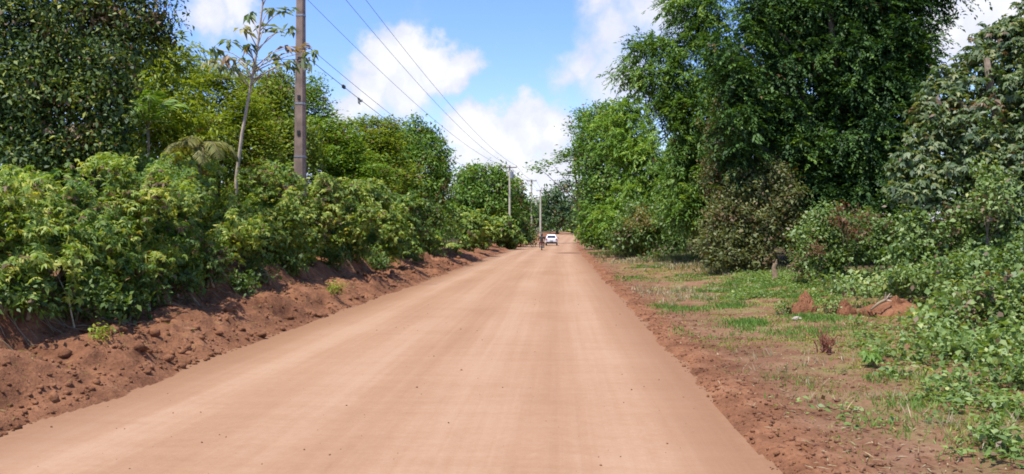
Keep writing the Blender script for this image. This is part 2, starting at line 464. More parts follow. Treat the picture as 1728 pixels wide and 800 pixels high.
def foliage(rng, lobes, n, kind, L, W, spread=None, tint0=.5, tvar=.16, floor=None, hole=15.0, hthr=-.34, dead=-.55):
    """n leaves in clumps; kinds: broad, rosette, spray, flat"""
    per = {'broad': 9, 'rosette': 7, 'spray': 16, 'flat': 12}[kind]
    nc = max(6, n // per)
    p, o, k = clump_points(rng, lobes, nc, rough=.45 if kind == 'spray' else .3)
    hf = 820.0 / (np.maximum(p[:, 1], 6) * hole)
    g = vnoise(p[:, 0] * hf + p[:, 1] * hf * .5, p[:, 2] * hf - p[:, 1] * hf * .4, 97) + .5 * vnoise(p[:, 0] * hf * 2.1 + 5, p[:, 2] * hf * 2.1 + p[:, 1] * hf, 98)
    sel = g > hthr - .1 * rng.random(nc)
    p, o, k = p[sel], o[sel], k[sel]; nc = len(p)
    up = np.array([0, 0, 1.0])
    ct = tint0 + rng.normal(size=nc) * tvar * .8
    lobt = rng.normal(size=len(lobes) * 26) * .13
    ct = ct + lobt[k]
    spread = spread if spread else L * 1.6
    rep = lambda a: np.repeat(a, per, 0)
    m = nc * per
    if kind == 'rosette':
        stem = unit(o * .6 + up * .75 + rng.normal(size=(nc, 3)) * .45)
        t1 = unit(np.cross(stem, rnd_dirs(rng, nc))); t2 = np.cross(stem, t1)
        ang = (np.arange(per) / per * 2 * np.pi)[None, :] + rng.random((nc, 1)) * 6.28 + rng.normal(size=(nc, per)) * .15
        ax = (np.cos(ang)[..., None] * t1[:, None] + np.sin(ang)[..., None] * t2[:, None] + stem[:, None] * .15).reshape(-1, 3)
        ax = ax - up * (.35 + .5 * rng.random((m, 1)))
        base = rep(p)
        nrm = rep(stem) + rng.normal(size=(m, 3)) * .15
        dr = .18
    elif kind == 'spray':
        hz = o * np.array([1, 1, .35]) + rng.normal(size=(nc, 3)) * .55
        sp = unit(hz + np.array([0, 0, -.1]))
        SL = spread * (.6 + .8 * rng.random((nc, 1)))
        s = np.linspace(.05, 1, per)[None, :]
        pos = p[:, None] + sp[:, None] * (SL * s)[..., None] - up * ((SL * s ** 2) * .45)[..., None]
        base = pos.reshape(-1, 3) + rng.normal(size=(m, 3)) * L * .12
        sd = unit(np.cross(sp, up) + rng.normal(size=(nc, 3)) * .3)
        alt = np.where(np.arange(per) % 2 == 0, 1, -1)[None, :, None]
        ax = (sp[:, None] * .75 + sd[:, None] * alt * .65).reshape(-1, 3) + rng.normal(size=(m, 3)) * .25 - up * .35
        nrm = rep(np.cross(sd, sp)) + up * .5 + rng.normal(size=(m, 3)) * .3
        nrm[nrm[:, 2] < 0] *= -1
        dr = .15
    elif kind == 'flat':
        base = rep(p) + rng.normal(size=(m, 3)) * spread * np.array([1, 1, .25])
        ax = rng.normal(size=(m, 3)) * np.array([1, 1, .25]) + rep(o) * .25
        nrm = up + rng.normal(size=(m, 3)) * .35
        dr = .1
    else:
        base = rep(p) + rng.normal(size=(m, 3)) * spread * .55
        ax = rng.normal(size=(m, 3)) * .8 + rep(o) * .3 - up * .35
        nrm = rep(o) * .7 + up * .7 + rng.normal(size=(m, 3)) * .38
        dr = .14
    sz = .5 + .95 * rng.random(m) ** 1.6; Ls = L * sz; Ws = W * sz * (.8 + .4 * rng.random(m))
    t = np.clip(np.repeat(ct, per) + rng.normal(size=m) * tvar * .7, .05, 1)
    deadc = vnoise(p[:, 0] * 1.1 + p[:, 1] * .35, p[:, 2] * 1.3 + p[:, 1] * .3, 83) + .25 * rng.normal(size=nc) < (dead if kind != 'spray' else -.85)
    t[np.repeat(deadc, per)] = 0
    t[rng.random(m) < (.02 if kind != 'spray' else .003)] = 0
    if floor is not None:
        keep = base[:, 2] > floor
        base, ax, nrm, Ls, Ws, t = base[keep], ax[keep], nrm[keep], Ls[keep], Ws[keep], t[keep]
    V, Q = leaf_quads(base, ax, nrm, Ls, Ws, dr)
    return V, Q, t

def leaf_count(lobes, Y, L, W, k):
    area = sum(math.pi * l[1][0] * l[1][2] for l in lobes)
    return int(k * area / (L * W * .5))

def limbs(rng, base, lobes, r0, lean=.25):
    mb = MB()
    base = Vector(base)
    cs = sorted([Vector(l[0]) for l in lobes], key=lambda v: v.z)
    top = sum(cs, Vector()) / len(cs)
    top.z = top.z * .6 + cs[-1].z * .4
    n = 7
    pts = []
    for i in range(n):
        s = i / (n - 1)
        p = base.lerp(top, s)
        w = math.sin(s * math.pi) * (top - base).length * .05
        pts.append(p + Vector((rng.normal() * w, rng.normal() * w, 0)) + (Vector((0, 0, -.25)) if i == 0 else Vector()))
    rads = [r0 * (1.25 if i == 0 else 1 - .75 * i / (n - 1)) for i in range(n)]
    mb.tube(pts, rads, 8)
    for c in cs:
        i = int(rng.integers(2, n - 1))
        a = pts[i]
        if c.z < a.z - .5: i = 1; a = pts[1]
        mid = a.lerp(c, .5) + Vector((rng.normal() * .2, rng.normal() * .2, .25)) * (c - a).length * .2
        mb.tube([a, mid, c], [rads[i] * .55, rads[i] * .35, rads[i] * .1], 6)
    return mb

def lobes_px(px_lobes, Y, depth=1.0, bulge=.55):
    """outline lobes of the photograph set at distance Y with real size and thickness; the lower ones stand further out"""
    out = []
    top = min(q[1] for q in px_lobes); bot = max(q[1] for q in px_lobes)
    for i, q in enumerate(px_lobes):
        px, py, rx, ry = q[:4]
        f = (py - top) / max(bot - top, 1)
        hm = (bot - top) / F * Y
        dy = (q[4] if len(q) > 4 else 0) - min(4.0, bulge * hm) * f ** .8 + (((i * 37) % 11) / 11 - .5) * .35 * ry / F * Y
        yy = Y + dy
        c = P(px, py, yy)
        a, b = rx / F * yy, ry / F * yy
        out.append(((c.x, c.y, c.z), (a, max(.5, .5 * (a + b)) * depth, b)))
    return out

SEED = [100]
def plant(name, label, cat, group, Y, px_lobes, base_px, kind, mat, L, W, k=4.0, r0=.15, bark='bark', depth=1.0,
          parts=('trunk', 'crown'), bulge=.55, hole=15.0, hthr=-.34, spread=None, tint0=.5, tvar=.16, base_y=None, floor=None):
    SEED[0] += 1
    rng = np.random.default_rng(SEED[0])
    lb = lobes_px(px_lobes, Y, depth, bulge)
    by = base_y if base_y else Y
    bx = (base_px - VX) / F * by
    bz = gz(bx, by)
    root = empty(name, (bx, by, bz), label, cat, group)
    px = by / 820.0
    L = max(L, 3.6 * px); W = max(W, 1.8 * px)
    n = leaf_count(lb, Y, L, W, k * 1.55)
    limbs(rng, (bx, by, bz), lb, r0).build(parts[0], M[bark], root, True)
    V, Q, t = foliage(rng, lb, n, kind, L, W, spread, tint0, tvar, floor, hole, hthr)
    link(parts[1], mesh_np(parts[1], V, Q, t), M[mat], root)
    return root

def shrub(name, label, cat, group, x, y, ztop, rad, kind, mat, L, W, k=4.2, tint0=.5, rad_y=None, nl=7, zlow=None, tvar=.17, spread=None, stems=5):
    """a bush on its own stems: lobes spread between the ground and ztop"""
    SEED[0] += 1
    rng = np.random.default_rng(SEED[0])
    z0 = gz(x, y)
    zl = z0 if zlow is None else zlow
    h = ztop - zl
    rad_y = rad_y or rad
    lb = []
    for i in range(nl):
        s = (i + .5) / nl
        a = rng.random() * 6.283
        rr = (.62 - .25 * s) * rng.random() ** .5
        cz = zl + h * (.22 + .55 * s)
        lr = rad * (.50 + .16 * rng.random()) * (1.05 - .3 * s)
        lb.append(((x + math.cos(a) * rr * rad, y + math.sin(a) * rr * rad_y, cz), (lr, lr, min(lr * .85, h * .3))))
    top = max(c[2] + r[2] for c, r in lb)
    lb = [((c[0], c[1], zl + (c[2] - zl) * (ztop - zl) / (top - zl)), r) for c, r in lb]
    root = empty(name, (x, y, z0), label, cat, group)
    px = y / 820.0
    L = max(L, 3.4 * px); W = max(W, 1.6 * px)
    mb = MB()
    for c, r in lb[:stems]:
        b = Vector((x + rng.normal() * .15, y + rng.normal() * .15, z0 - .1))
        e = Vector(c)
        mb.tube([b, b.lerp(e, .5) + Vector((rng.normal() * .08, rng.normal() * .08, .1)), e], [.035, .025, .012], 5)
    mb.build('stem', M['stem'], root, True)
    V, Q, t = foliage(rng, lb, leaf_count(lb, y, L, W, k), kind, L, W, spread, tint0, tvar, floor=zl - .35, hole=22.0, hthr=-.14)
    link('foliage', mesh_np('foliage', V, Q, t), M[mat], root)
    return root

# ---- left: leafy shrubs standing on the cut bank
TOPX = [-60, 0, 50, 100, 200, 300, 400, 450, 500, 560, 600, 650, 700, 740, 800, 860, 890]
TOPY = [295, 290, 285, 262, 250, 262, 260, 272, 286, 290, 293, 308, 335, 345, 350, 366, 378]
BG = 'leafy shrubs along the top of the left bank'
front = [
    (11.2, -8.1, 1.25, 'cassava', 'bright yellow-green shrub on the red bank at the left edge of the photo', .62),
    (12.9, -8.5, 1.3, 'cassava_deep', 'darker green shrub on the red bank, second from the left edge of the photo', .5),
    (14.6, -8.1, 1.35, 'cassava', 'big yellow-green shrub overhanging the dead stalk and dark undercut of the bank', .55),
    (16.6, -8.5, 1.45, 'cassava_deep', 'green shrub with brown dead leaves under the dry palm fronds', .45),
    (18.9, -8.4, 1.5, 'cassava', 'bright yellow-green shrub below the thin umbrella-leaved tree', .62),
    (21.6, -8.4, 1.55, 'cassava', 'tall light green shrub below the gap between thin tree and near pole', .55),
    (25.2, -8.28, 1.75, 'cassava', 'light green shrub directly in front of the near utility pole', .6),
    (23.6, -8.7, 1.65, 'cassava_deep', 'green shrub just left of the shrub in front of the near utility pole', .52),
    (29.0, -8.4, 1.85, 'cassava', 'light green shrub just right of the near utility pole', .6),
    (34.0, -8.5, 2.1, 'cassava', 'broad yellow-green shrub in front of the big round dark tree', .55),
    (40.0, -8.5, 2.2, 'cassava_deep', 'dense green shrub at the middle of the row where its top steps down', .45),
    (47.0, -8.4, 2.1, 'bush', 'low dark green shrub with large leaves near the bank edge', .6),
    (55.0, -8.2, 2.2, 'cassava_deep', 'rounded green shrub with dark hollow, left of the far light green shrubs', .6),
    (64.0, -7.9, 2.3, 'cassava', 'light green shrub beyond the rounded one, before the second utility pole', .5),
    (75.0, -7.6, 2.3, 'cassava', 'feathery pale shrub on the bank below the second utility pole', .6),
    (89.0, -6.7, 2.3, 'cassava_deep', 'green shrub at the far end of the bank beside the second utility pole', .55),
    (104.0, -6.0, 2.4, 'bush', 'small dark shrub at the end of the row, left of the motorcyclist', .55),
]
for y, lx, rad, mt, lab, t0 in front:
    x = lx + .3 + float(drift(y))
    px = VX + F * x / y
    ztop = CAM_Z + y * (VY - float(np.interp(px, TOPX, TOPY))) / F
    big = y < 45
    shrub('leafy_shrub', lab, 'shrub', BG, x, y, ztop, rad, 'rosette' if mt != 'bush' else 'broad', mt, .095, .03 if mt != 'bush' else .06, k=4.4, tint0=t0, nl=12, tvar=.22, zlow=gz(x, y) - .25)
back = [
    (13.8, -11.6, 1.7, 'bush', 'dark small-leaved shrub between the large dark tree and the bank shrubs', 268),
    (17.5, -11.2, 1.7, 'bush', 'green shrub under the trunk side of the large dark tree', 246),
    (20.5, -11.0, 1.7, 'bush', 'mid green shrub under the small green palm', 258),
    (24.5, -11.0, 1.9, 'yellow', 'yellowish shrub at the base of the thin umbrella-leaved tree', 255),
    (31.5, -11.0, 2.2, 'yellow', 'yellowish shrub right behind the near utility pole', 272),
    (38.0, -11.2, 2.4, 'bush', 'green shrub behind the row, below the tree right of the near pole', 285),
    (52.0, -11.0, 2.8, 'bush', 'dark shrub at the foot of the big round dark tree', 325),
    (70.0, -10.5, 3.0, 'tree', 'mid green shrub between the big round tree and second utility pole', 345),
]
for y, lx, rad, mt, lab, ty in back:
    x = lx; ztop = CAM_Z + y * (VY - ty) / F
    shrub('tall_shrub', lab, 'shrub', 'taller shrubs behind the left bank row', x, y, ztop, rad, 'broad', mt, .13, .055, k=4.0, nl=8)
# fringe of low plants hanging over the lip of the bank
rngf = np.random.default_rng(5)
fringe = [(12.0, -7.15, .5, 'low dark plant on the bank lip behind the dry stalk'), (13.2, -7.2, .42, 'small plant hanging over the undercut bank right of the dry stalk'),
          (15.5, -7.3, .5, 'dark leafy plant on the bank lip above the shadowed hollow'), (18.0, -7.2, .45, 'low green plant drooping over the bank below the pale dry leaves'),
          (21.5, -7.2, .5, 'low plant on the bank lip left of the yellow weed'), (26.0, -7.25, .55, 'low bushy plant on the bank lip behind the yellow weed'),
          (32.0, -7.3, .6, 'low plant on the bank lip where the bank juts out'), (38.5, -7.3, .65, 'low green plant on the bank lip past the jutting bank'),
          (10.6, -7.2, .5, 'dark plant on the bank lip at the left edge of the photo'), (14.3, -7.35, .55, 'broad low plant filling the bank lip above the clods'), (16.8, -7.3, .5, 'low plant between the shadowed hollow and the pale dry leaves'), (19.8, -7.25, .5, 'dark green plant hanging on the bank before the yellow weed'), (29, -7.3, .6, 'low shrubby plant on the bank just before it juts out'), (46, -7.2, .7, 'low plant at the bank edge under the large-leaved dark shrub')]
for y, x, r, lab in fringe:
    shrub('bank_plant', lab, 'plant', 'low plants on the lip of the left bank', x, y, gz(x, y) + r * 1.3, r, 'broad', 'bush', .11, .05, k=3.2, nl=5, stems=4)

# ---- left: trees behind the shrubs
LT = 'trees behind the left bank shrubs'
plant('broadleaf_tree', 'large dark broadleaf tree filling the upper left corner', 'tree', LT, 19,
      [(60, 20, 120, 90), (190, 20, 80, 60), (120, 110, 95, 80), (30, 190, 90, 90), (150, 190, 55, 70), (235, 50, 42, 45), (60, 270, 90, 60), (-60, 120, 120, 200), (120, -90, 190, 80), (170, 130, 50, 45), (150, 250, 45, 40)],
      60, 'broad', 'dark', .12, .055, k=4.2, r0=.28, tvar=.3, spread=.22, tint0=.46)
plant('slender_tree', 'yellow-green slender tree beside the large dark tree, small top against the sky', 'tree', LT, 27,
      [(250, 105, 42, 45), (285, 90, 30, 30), (320, 230, 60, 40), (225, 240, 60, 50), (230, 160, 40, 45), (275, 170, 45, 50), (255, 215, 60, 40), (215, 120, 25, 35)],
      250, 'spray', 'yellow', .20, .05, k=4.2, r0=.09, spread=.7)
plant('bushy_tree', 'yellow-green bushy tree between slender tree and thin umbrella-leaved tree', 'tree', LT, 31,
      [(340, 150, 38, 40), (375, 165, 42, 40), (330, 200, 42, 42), (400, 200, 45, 45), (365, 235, 70, 40), (320, 125, 24, 24), (300, 230, 50, 50), (370, 280, 80, 40), (430, 250, 40, 50)],
      360, 'flat', 'yellow', .15, .075, k=4.6, r0=.12, tint0=.4)
plant('bushy_tree', 'green tree directly left of the near utility pole', 'tree', LT, 36,
      [(445, 150, 42, 30), (470, 185, 45, 45), (430, 200, 45, 45), (470, 235, 50, 40), (410, 140, 24, 20), (450, 275, 70, 40), (500, 250, 40, 50)],
      450, 'broad', 'yellow', .17, .08, k=4.4, r0=.14, tint0=.3)
plant('bushy_tree', 'green tree right of the near utility pole with dark shaded side', 'tree', LT, 39,
      [(520, 150, 22, 24), (515, 180, 32, 35), (535, 205, 28, 25), (520, 235, 55, 38), (560, 240, 42, 40), (585, 265, 45, 40), (540, 285, 70, 40), (610, 295, 50, 30)],
      525, 'flat', 'tree', .15, .07, k=4.4, r0=.14, tint0=.66)
plant('spreading_tree', 'wide layered tree rising behind the shrubs right of the near pole', 'tree', LT, 48,
      [(585, 222, 26, 20), (618, 212, 28, 18), (652, 216, 24, 18), (560, 235, 24, 22), (640, 240, 40, 26), (610, 258, 52, 35), (575, 270, 40, 34), (640, 265, 45, 35), (610, 300, 60, 40), (660, 310, 50, 40)],
      610, 'flat', 'yellow', .17, .075, k=4.2, r0=.18, tint0=.36)
plant('round_tree', 'big round dark green tree, highest crown at the middle of the left side', 'tree', LT, 54,
      [(672, 232, 26, 24), (700, 224, 26, 22), (726, 242, 24, 24), (745, 268, 20, 28), (690, 255, 40, 30), (660, 280, 40, 40), (700, 290, 45, 42), (738, 305, 27, 34), (690, 325, 45, 40), (645, 310, 36, 45), (725, 340, 40, 36)],
      690, 'broad', 'tree', .22, .11, k=4.6, r0=.25, tint0=.42)
plant('round_tree', 'smaller round green tree left of the second utility pole', 'tree', LT, 102,
      [(795, 303, 24, 22), (825, 300, 28, 22), (850, 312, 20, 22), (800, 330, 36, 26), (845, 335, 28, 26), (780, 325, 22, 26), (815, 360, 46, 28), (775, 355, 26, 26), (852, 362, 30, 24)],
      815, 'broad', 'tree', .24, .12, k=4.4, r0=.2, tint0=.6, bulge=.1)
plant('round_tree', 'green tree behind the second utility pole', 'tree', LT, 122,
      [(868, 325, 20, 22), (880, 345, 15, 22), (860, 350, 24, 24), (872, 368, 22, 18)],
      868, 'broad', 'tree', .26, .13, k=4.2, r0=.18, tint0=.5, bulge=.1)
plant('roadside_tree', 'small tree left of the far pale poles at the road bend', 'tree', LT, 182,
      [(893, 352, 10, 16), (900, 366, 12, 14), (886, 366, 10, 14), (905, 376, 10, 10)],
      897, 'broad', 'far', .3, .15, k=4.0, r0=.12)

# thin tree with big umbrella leaves in loose bunches
def umbrella_tree():
    rng = np.random.default_rng(77)
    Y = 24.5
    b = P(392, 262, Y); b.z = gz(b.x, Y)
    root = empty('umbrella_leaved_tree', b, 'thin pale-trunked tree with sparse umbrella leaves against the sky', 'tree')
    spine = [b - Vector((0, 0, .2)), P(388, 300, Y), P(398, 225, Y), P(412, 150, Y), P(425, 80, Y), P(434, 10, Y), P(438, -60, Y)]
    rad = [.07, .058, .05, .042, .036, .03, .02]
    mb = MB().tube(spine, rad, 7)
    tips = [(352, 75, -.4), (345, 95, .5), (375, 62, -.6), (362, 108, .3), (385, 110, -.3), (395, 95, .7), (410, 70, -.5), (418, 100, .4), (455, 88, .5), (478, 75, -.4), (486, 100, .3),
            (470, 105, -.7), (440, 40, .6), (462, 48, -.5), (482, 42, .4), (476, 12, -.3), (450, 8, .5), (412, 20, .5), (400, 40, -.5), (455, -30, .4), (420, -40, -.6), (372, 88, .2), (520, 82, .2), (512, 95, -.3), (505, 78, .5)]
    Vs, Qs, Ts, off = [], [], [], 0
    for (px, py, dy) in tips:
        e = P(px, py, Y + dy)
        a = P(float(np.interp(py + 35, [-60, 10, 80, 150, 225], [438, 434, 425, 412, 398])), min(py + 35, 200), Y)
        mb.tube([a, a.lerp(e, .55) + Vector((0, 0, .12)), e], [.02, .014, .008], 5)
        n = 13
        ang = np.arange(n) / n * 6.283 + rng.random()
        tilt = rng.normal(size=3) * .25
        ax = np.stack([np.cos(ang), np.sin(ang), -.2 - .6 * rng.random(n)], 1) + tilt
        base = np.repeat(np.array(e)[None], n, 0) + rng.normal(size=(n, 3)) * .07
        nr = np.array([0, 0, 1.]) + rng.normal(size=(n, 3)) * .2
        k = rng.random(n) < .85
        V, Q = leaf_quads(base[k], ax[k], nr[k], .36 * (.6 + .6 * rng.random(n))[k], .13 * np.ones(n)[k], .3)
        Vs.append(V); Qs.append(Q + off); off += len(V)
        Ts.append(np.clip((.5 + rng.normal() * .3) + rng.normal(size=len(Q)) * .08, 0, 1))
    mb.build('trunk', M['palebark'], root, True)
    link('crown', mesh_np('crown', np.concatenate(Vs), np.concatenate(Qs), np.concatenate(Ts)), M['cecropia'], root)
umbrella_tree()

def palm(name, label, px, py, Y, nf, FL, mat, elev=(.2, 1.1), seed=3, azim=None, leaf=.34):
    rng = np.random.default_rng(seed)
    c = P(px, py, Y); b = Vector((c.x, Y, gz(c.x, Y)))
    root = empty(name, b, label, 'palm')
    MB().tube([b - Vector((0, 0, .2)), b.lerp(c, .5) + Vector((.04, 0, 0)), c], [.05, .045, .04], 8).build('trunk', M['stem'], root, True)
    for f in range(nf):
        a = f / nf * 6.283 + rng.random() * .5 if azim is None else azim[f]
        e = elev[0] + (elev[1] - elev[0]) * rng.random()
        L = FL * (.8 + .35 * rng.random())
        n = 34
        s = np.linspace(0, 1, n)
        hx = L * np.sin(s * 1.35) / 1.35 * math.cos(e) + L * s * .1
        hz = L * (s * math.sin(e) * 1.1 - s ** 2.2 * (.45 + .35 * math.cos(e)))
        rach = np.stack([np.cos(a) * hx, np.sin(a) * hx, hz], 1) + np.array(c)
        fm = MB().tube([tuple(p) for p in rach[::4]], list(np.linspace(.022, .006, len(rach[::4]))), 4)
        tang = unit(np.gradient(rach, axis=0))
        side = unit(np.cross(tang, [0, 0, 1.0])); up = np.cross(side, tang)
        Vs, Qs, off = [], [], 0
        for sg in (-1, 1):
            ax = side * sg * .8 + tang * .55 - np.array([0, 0, .25]) + rng.normal(size=(n, 3)) * .08
            LL = leaf * np.sin(np.clip(s * 3.0 + .25, 0, np.pi)) ** .6 + .06
            V, Q = leaf_quads(rach[2:], ax[2:], (up + side * sg * .3)[2:], LL[2:], np.full(n - 2, .055), .2)
            Vs.append(V); Qs.append(Q + off); off += len(V)
        t = np.clip(.5 + rng.normal(size=sum(len(q) for q in Qs)) * .15, .06, 1)
        fr = link('frond', mesh_np('frond', np.concatenate(Vs), np.concatenate(Qs), t), M[mat], root)
        fm.build('rachis', M['stem'], fr, False)
palm('young_palm', 'small green palm with upright fronds in front of the slender tree', 232, 205, 24.2, 14, 1.9, 'palm', (.45, 1.35), 4, leaf=.42)
palm('dry_palm', 'low palm with drooping yellow-brown fronds above the bank shrubs', 322, 243, 23.2, 10, 1.4, 'drypalm', (.25, 1.0), 9, leaf=.40)

# ---- right: distance, trees and bamboo
RT = 'trees along the right side of the road'
FT = 'far trees closing the end of the road'
for q in ((225, [(940, 335, 18, 22), (925, 352, 14, 20), (950, 360, 22, 22), (936, 375, 18, 14)], 940, 'far dark tree at the end of the road, directly above the white car'),
          (240, [(962, 335, 16, 26), (975, 350, 16, 26), (965, 368, 16, 18), (955, 318, 10, 10)], 965, 'far tree at the end of the road, right of the one above the car'),
          (215, [(985, 345, 18, 30), (992, 370, 16, 16), (976, 375, 14, 12)], 984, 'far tree at the end of the road where the right verge begins'),
          (260, [(915, 350, 12, 18), (918, 368, 14, 16), (905, 368, 12, 16)], 914, 'far tree behind the far pale poles at the road end')):
    plant('far_tree', q[3], 'tree', FT, q[0], q[1], q[2], 'broad', 'far', .4, .2, k=4.0, r0=.3, tint0=.4)
plant('flat_topped_tree', 'flat-topped tree reaching its layered branch over the road against the sky', 'tree', RT, 135,
      [(912, 285, 18, 5), (932, 277, 22, 6), (955, 268, 22, 7), (975, 258, 22, 10), (960, 292, 20, 6), (985, 235, 16, 22), (972, 215, 10, 12), (990, 275, 20, 16), (985, 195, 14, 12)],
      992, 'flat', 'tree', .26, .12, k=3.4, r0=.28, tint0=.25, depth=1.6)
plant('roadside_tree', 'tall tree behind the bright bamboo, farther along the right side of the road', 'tree', RT, 88,
      [(1005, 205, 28, 26), (1000, 240, 30, 34), (1030, 200, 28, 28), (995, 285, 28, 40), (1035, 250, 38, 45), (1010, 330, 30, 40), (1040, 310, 34, 45), (1000, 365, 28, 28), (1030, 365, 34, 30), (1000, 395, 26, 16), (1030, 395, 30, 16)],
      1012, 'broad', 'tree', .26, .13, k=4.4, r0=.3, tint0=.5)

def bamboo(name, label, Y, px_lobes, base_px, mat, L=.22, W=.05, k=4.2, tint0=.5, culms=10, spread=.8, cz=0):
    SEED[0] += 1
    rng = np.random.default_rng(SEED[0])
    lb = lobes_px(px_lobes, Y)
    bx = (base_px - VX) / F * Y
    root = empty(name, (bx, Y, gz(bx, Y)), label, 'bamboo', 'bamboo clumps on the right')
    for i in range(culms):
        c, r = lb[i % len(lb)]
        b = Vector((bx + rng.normal() * .5, Y + rng.normal() * .5, 0)); b.z = gz(b.x, b.y) - .1
        e = Vector(c) + Vector((rng.normal() * r[0] * .4, rng.normal() * r[1] * .4, r[2] * .5))
        m = b.lerp(e, .5) + Vector((-(e.x - b.x) * .22, 0, (e.z - b.z) * .12))
        pts = [b * (1 - s) ** 2 + m * 2 * s * (1 - s) + e * s * s for s in np.linspace(0, 1, 8)]
        MB().tube(pts, list(np.linspace(.055, .012, 8)), 6).build('culm', M['culm'], root, True)
    px = Y / 820.0
    L = max(L, 4.2 * px); W = max(W, 1.3 * px)
    V, Q, t = foliage(rng, lb, leaf_count(lb, Y, L, W, k * 2.0), 'spray', L, W, spread, tint0, hole=30.0, hthr=-.24)
    link('foliage', mesh_np('foliage', V, Q, t), M[mat], root)

bamboo('bamboo_clump', 'bright green feathery bamboo clump, shorter, leaning toward the road', 63,
       [(1060, 195, 34, 26), (1100, 210, 42, 34), (1045, 240, 40, 36), (1090, 255, 50, 40), (1135, 245, 38, 40), (1060, 290, 42, 38), (1115, 300, 50, 42), (1150, 290, 32, 36), (1075, 335, 45, 36), (1130, 345, 40, 34), (1040, 370, 36, 34), (1090, 385, 46, 30), (1150, 385, 40, 34)],
       1100, 'bamboo', tint0=.62)
bamboo('bamboo_clump', 'tall bamboo clump arching left over the bright bamboo, sky gaps between plumes', 47,
       [(1165, 25, 36, 38), (1190, 60, 38, 50), (1110, 75, 40, 24), (1075, 92, 26, 14), (1150, 95, 40, 36), (1062, 128, 28, 18), (1100, 140, 36, 26), (1150, 150, 38, 36), (1195, 140, 36, 50), (1180, 200, 40, 40), (1135, 185, 30, 24), (1200, -40, 52, 40), (1145, -12, 24, 22), (1200, 250, 36, 44), (1195, 310, 40, 44), (1180, 360, 44, 40), (1170, 270, 30, 40), (1120, 200, 30, 36), (1135, 245, 34, 40), (1140, 300, 36, 44), (1150, 350, 36, 40)],
       1195, 'bamboo_dark', tint0=.62, culms=12)
plant('giant_tree', 'giant dark tree, tallest on the right, its top beyond the frame', 'tree', RT, 39,
      [(1260, 20, 46, 36, -1), (1310, 10, 46, 40), (1235, 70, 38, 40, -1.5), (1285, 65, 44, 44), (1340, 50, 50, 44), (1395, 20, 55, 40), (1450, 30, 55, 44), (1500, 5, 48, 34), (1545, 0, 44, 26), (1580, -12, 32, 18), (1530, 45, 36, 30), (1535, 95, 26, 30), (1525, 140, 26, 36), (1520, 190, 30, 40), (1515, 245, 34, 44), (1225, 90, 30, 40, -2), (1228, 150, 30, 44, -2), (1232, 220, 32, 46, -2), (1245, 290, 34, 44, -1),
       (1250, 130, 40, 40, -1), (1300, 130, 46, 46), (1360, 110, 52, 50), (1425, 100, 52, 50), (1480, 85, 44, 44), (1510, 110, 26, 36), (1260, 190, 36, 44, -1), (1310, 200, 44, 50), (1370, 180, 50, 54), (1435, 170, 50, 54), (1485, 160, 36, 46),
       (1290, 265, 38, 46), (1345, 260, 48, 50), (1405, 250, 50, 54), (1460, 240, 42, 54), (1330, 330, 44, 46), (1390, 330, 52, 48), (1450, 320, 46, 48), (1495, 310, 38, 46), (1380, 385, 60, 40), (1440, 380, 50, 40), (1300, 330, 30, 40),
       (1320, 120, 90, 130, 4.5), (1430, 130, 90, 130, 4.5), (1390, 270, 100, 90, 5.5), (1400, 10, 140, 60, 4.5), (1270, 230, 50, 110, 5), (1300, -70, 90, 50), (1400, -80, 110, 60), (1500, -80, 80, 50), (1350, -150, 120, 60)],
      1385, 'spray', 'giant', .18, .055, k=5.0, r0=.40, spread=.8, tint0=.5, tvar=.2, hole=36.0, hthr=-.20)
plant('broadleaf_tree', 'glossy broadleaf tree at the right edge of the photo', 'tree', RT, 23.5,
      [(1580, 150, 34, 30), (1625, 112, 38, 32), (1668, 72, 40, 32), (1712, 42, 44, 32), (1755, 20, 50, 40), (1560, 180, 36, 30), (1565, 200, 48, 42), (1620, 165, 50, 45), (1680, 110, 55, 50), (1730, 80, 50, 50), (1545, 255, 48, 42), (1620, 235, 65, 55), (1700, 190, 60, 65), (1570, 300, 60, 36), (1650, 295, 70, 45), (1730, 270, 60, 70), (1520, 290, 36, 30), (1760, 150, 80, 90), (1640, 345, 90, 40), (1540, 335, 60, 34)],
      1640, 'rosette', 'glossy', .15, .058, k=3.6, r0=.28, tvar=.26, tint0=.55)
plant('vine_hung_tree', 'thin vine-hung olive tree between tall bamboo and giant dark tree', 'tree', RT, 38,
      [(1225, 200, 26, 34), (1215, 250, 30, 40), (1245, 270, 32, 36), (1205, 300, 30, 40), (1235, 320, 36, 36)],
      1225, 'broad', 'olive', .12, .06, k=3.4, r0=.12, tint0=.3)
plant('tangled_tree', 'dull green tangled tree left of the olive shrub, behind the round verge bush', 'tree', RT, 47,
      [(1170, 260, 30, 36), (1175, 310, 34, 40), (1160, 350, 40, 34), (1190, 370, 30, 34)],
      1175, 'broad', 'bush', .14, .065, k=3.8, r0=.12, tint0=.35)

RB = 'bushes along the right verge'
bp = dict(parts=('stem', 'foliage'), bark='stem')
plant('olive_shrub', 'olive-green dusty shrub left of the dark gap with the pale stump', 'shrub', RB, 34.5,
      [(1250, 330, 46, 36), (1295, 310, 40, 36), (1220, 370, 36, 38), (1265, 380, 46, 36), (1310, 345, 32, 36), (1235, 415, 36, 26), (1275, 415, 28, 26), (1205, 410, 30, 26), (1330, 385, 24, 30), (1225, 435, 34, 16), (1270, 438, 34, 14)],
      1250, 'broad', 'olive', .12, .05, k=3.8, r0=.07, **bp)
plant('verge_bush', 'round green bush with reddish-yellow centre beside the road on the right', 'shrub', RB, 57,
      [(1075, 365, 32, 24), (1110, 370, 30, 24), (1055, 390, 26, 22), (1090, 395, 40, 24), (1130, 395, 32, 24), (1045, 410, 20, 14), (1140, 412, 26, 14)],
      1090, 'broad', 'creeper', .16, .09, k=3.8, r0=.07, tint0=.35, **bp)
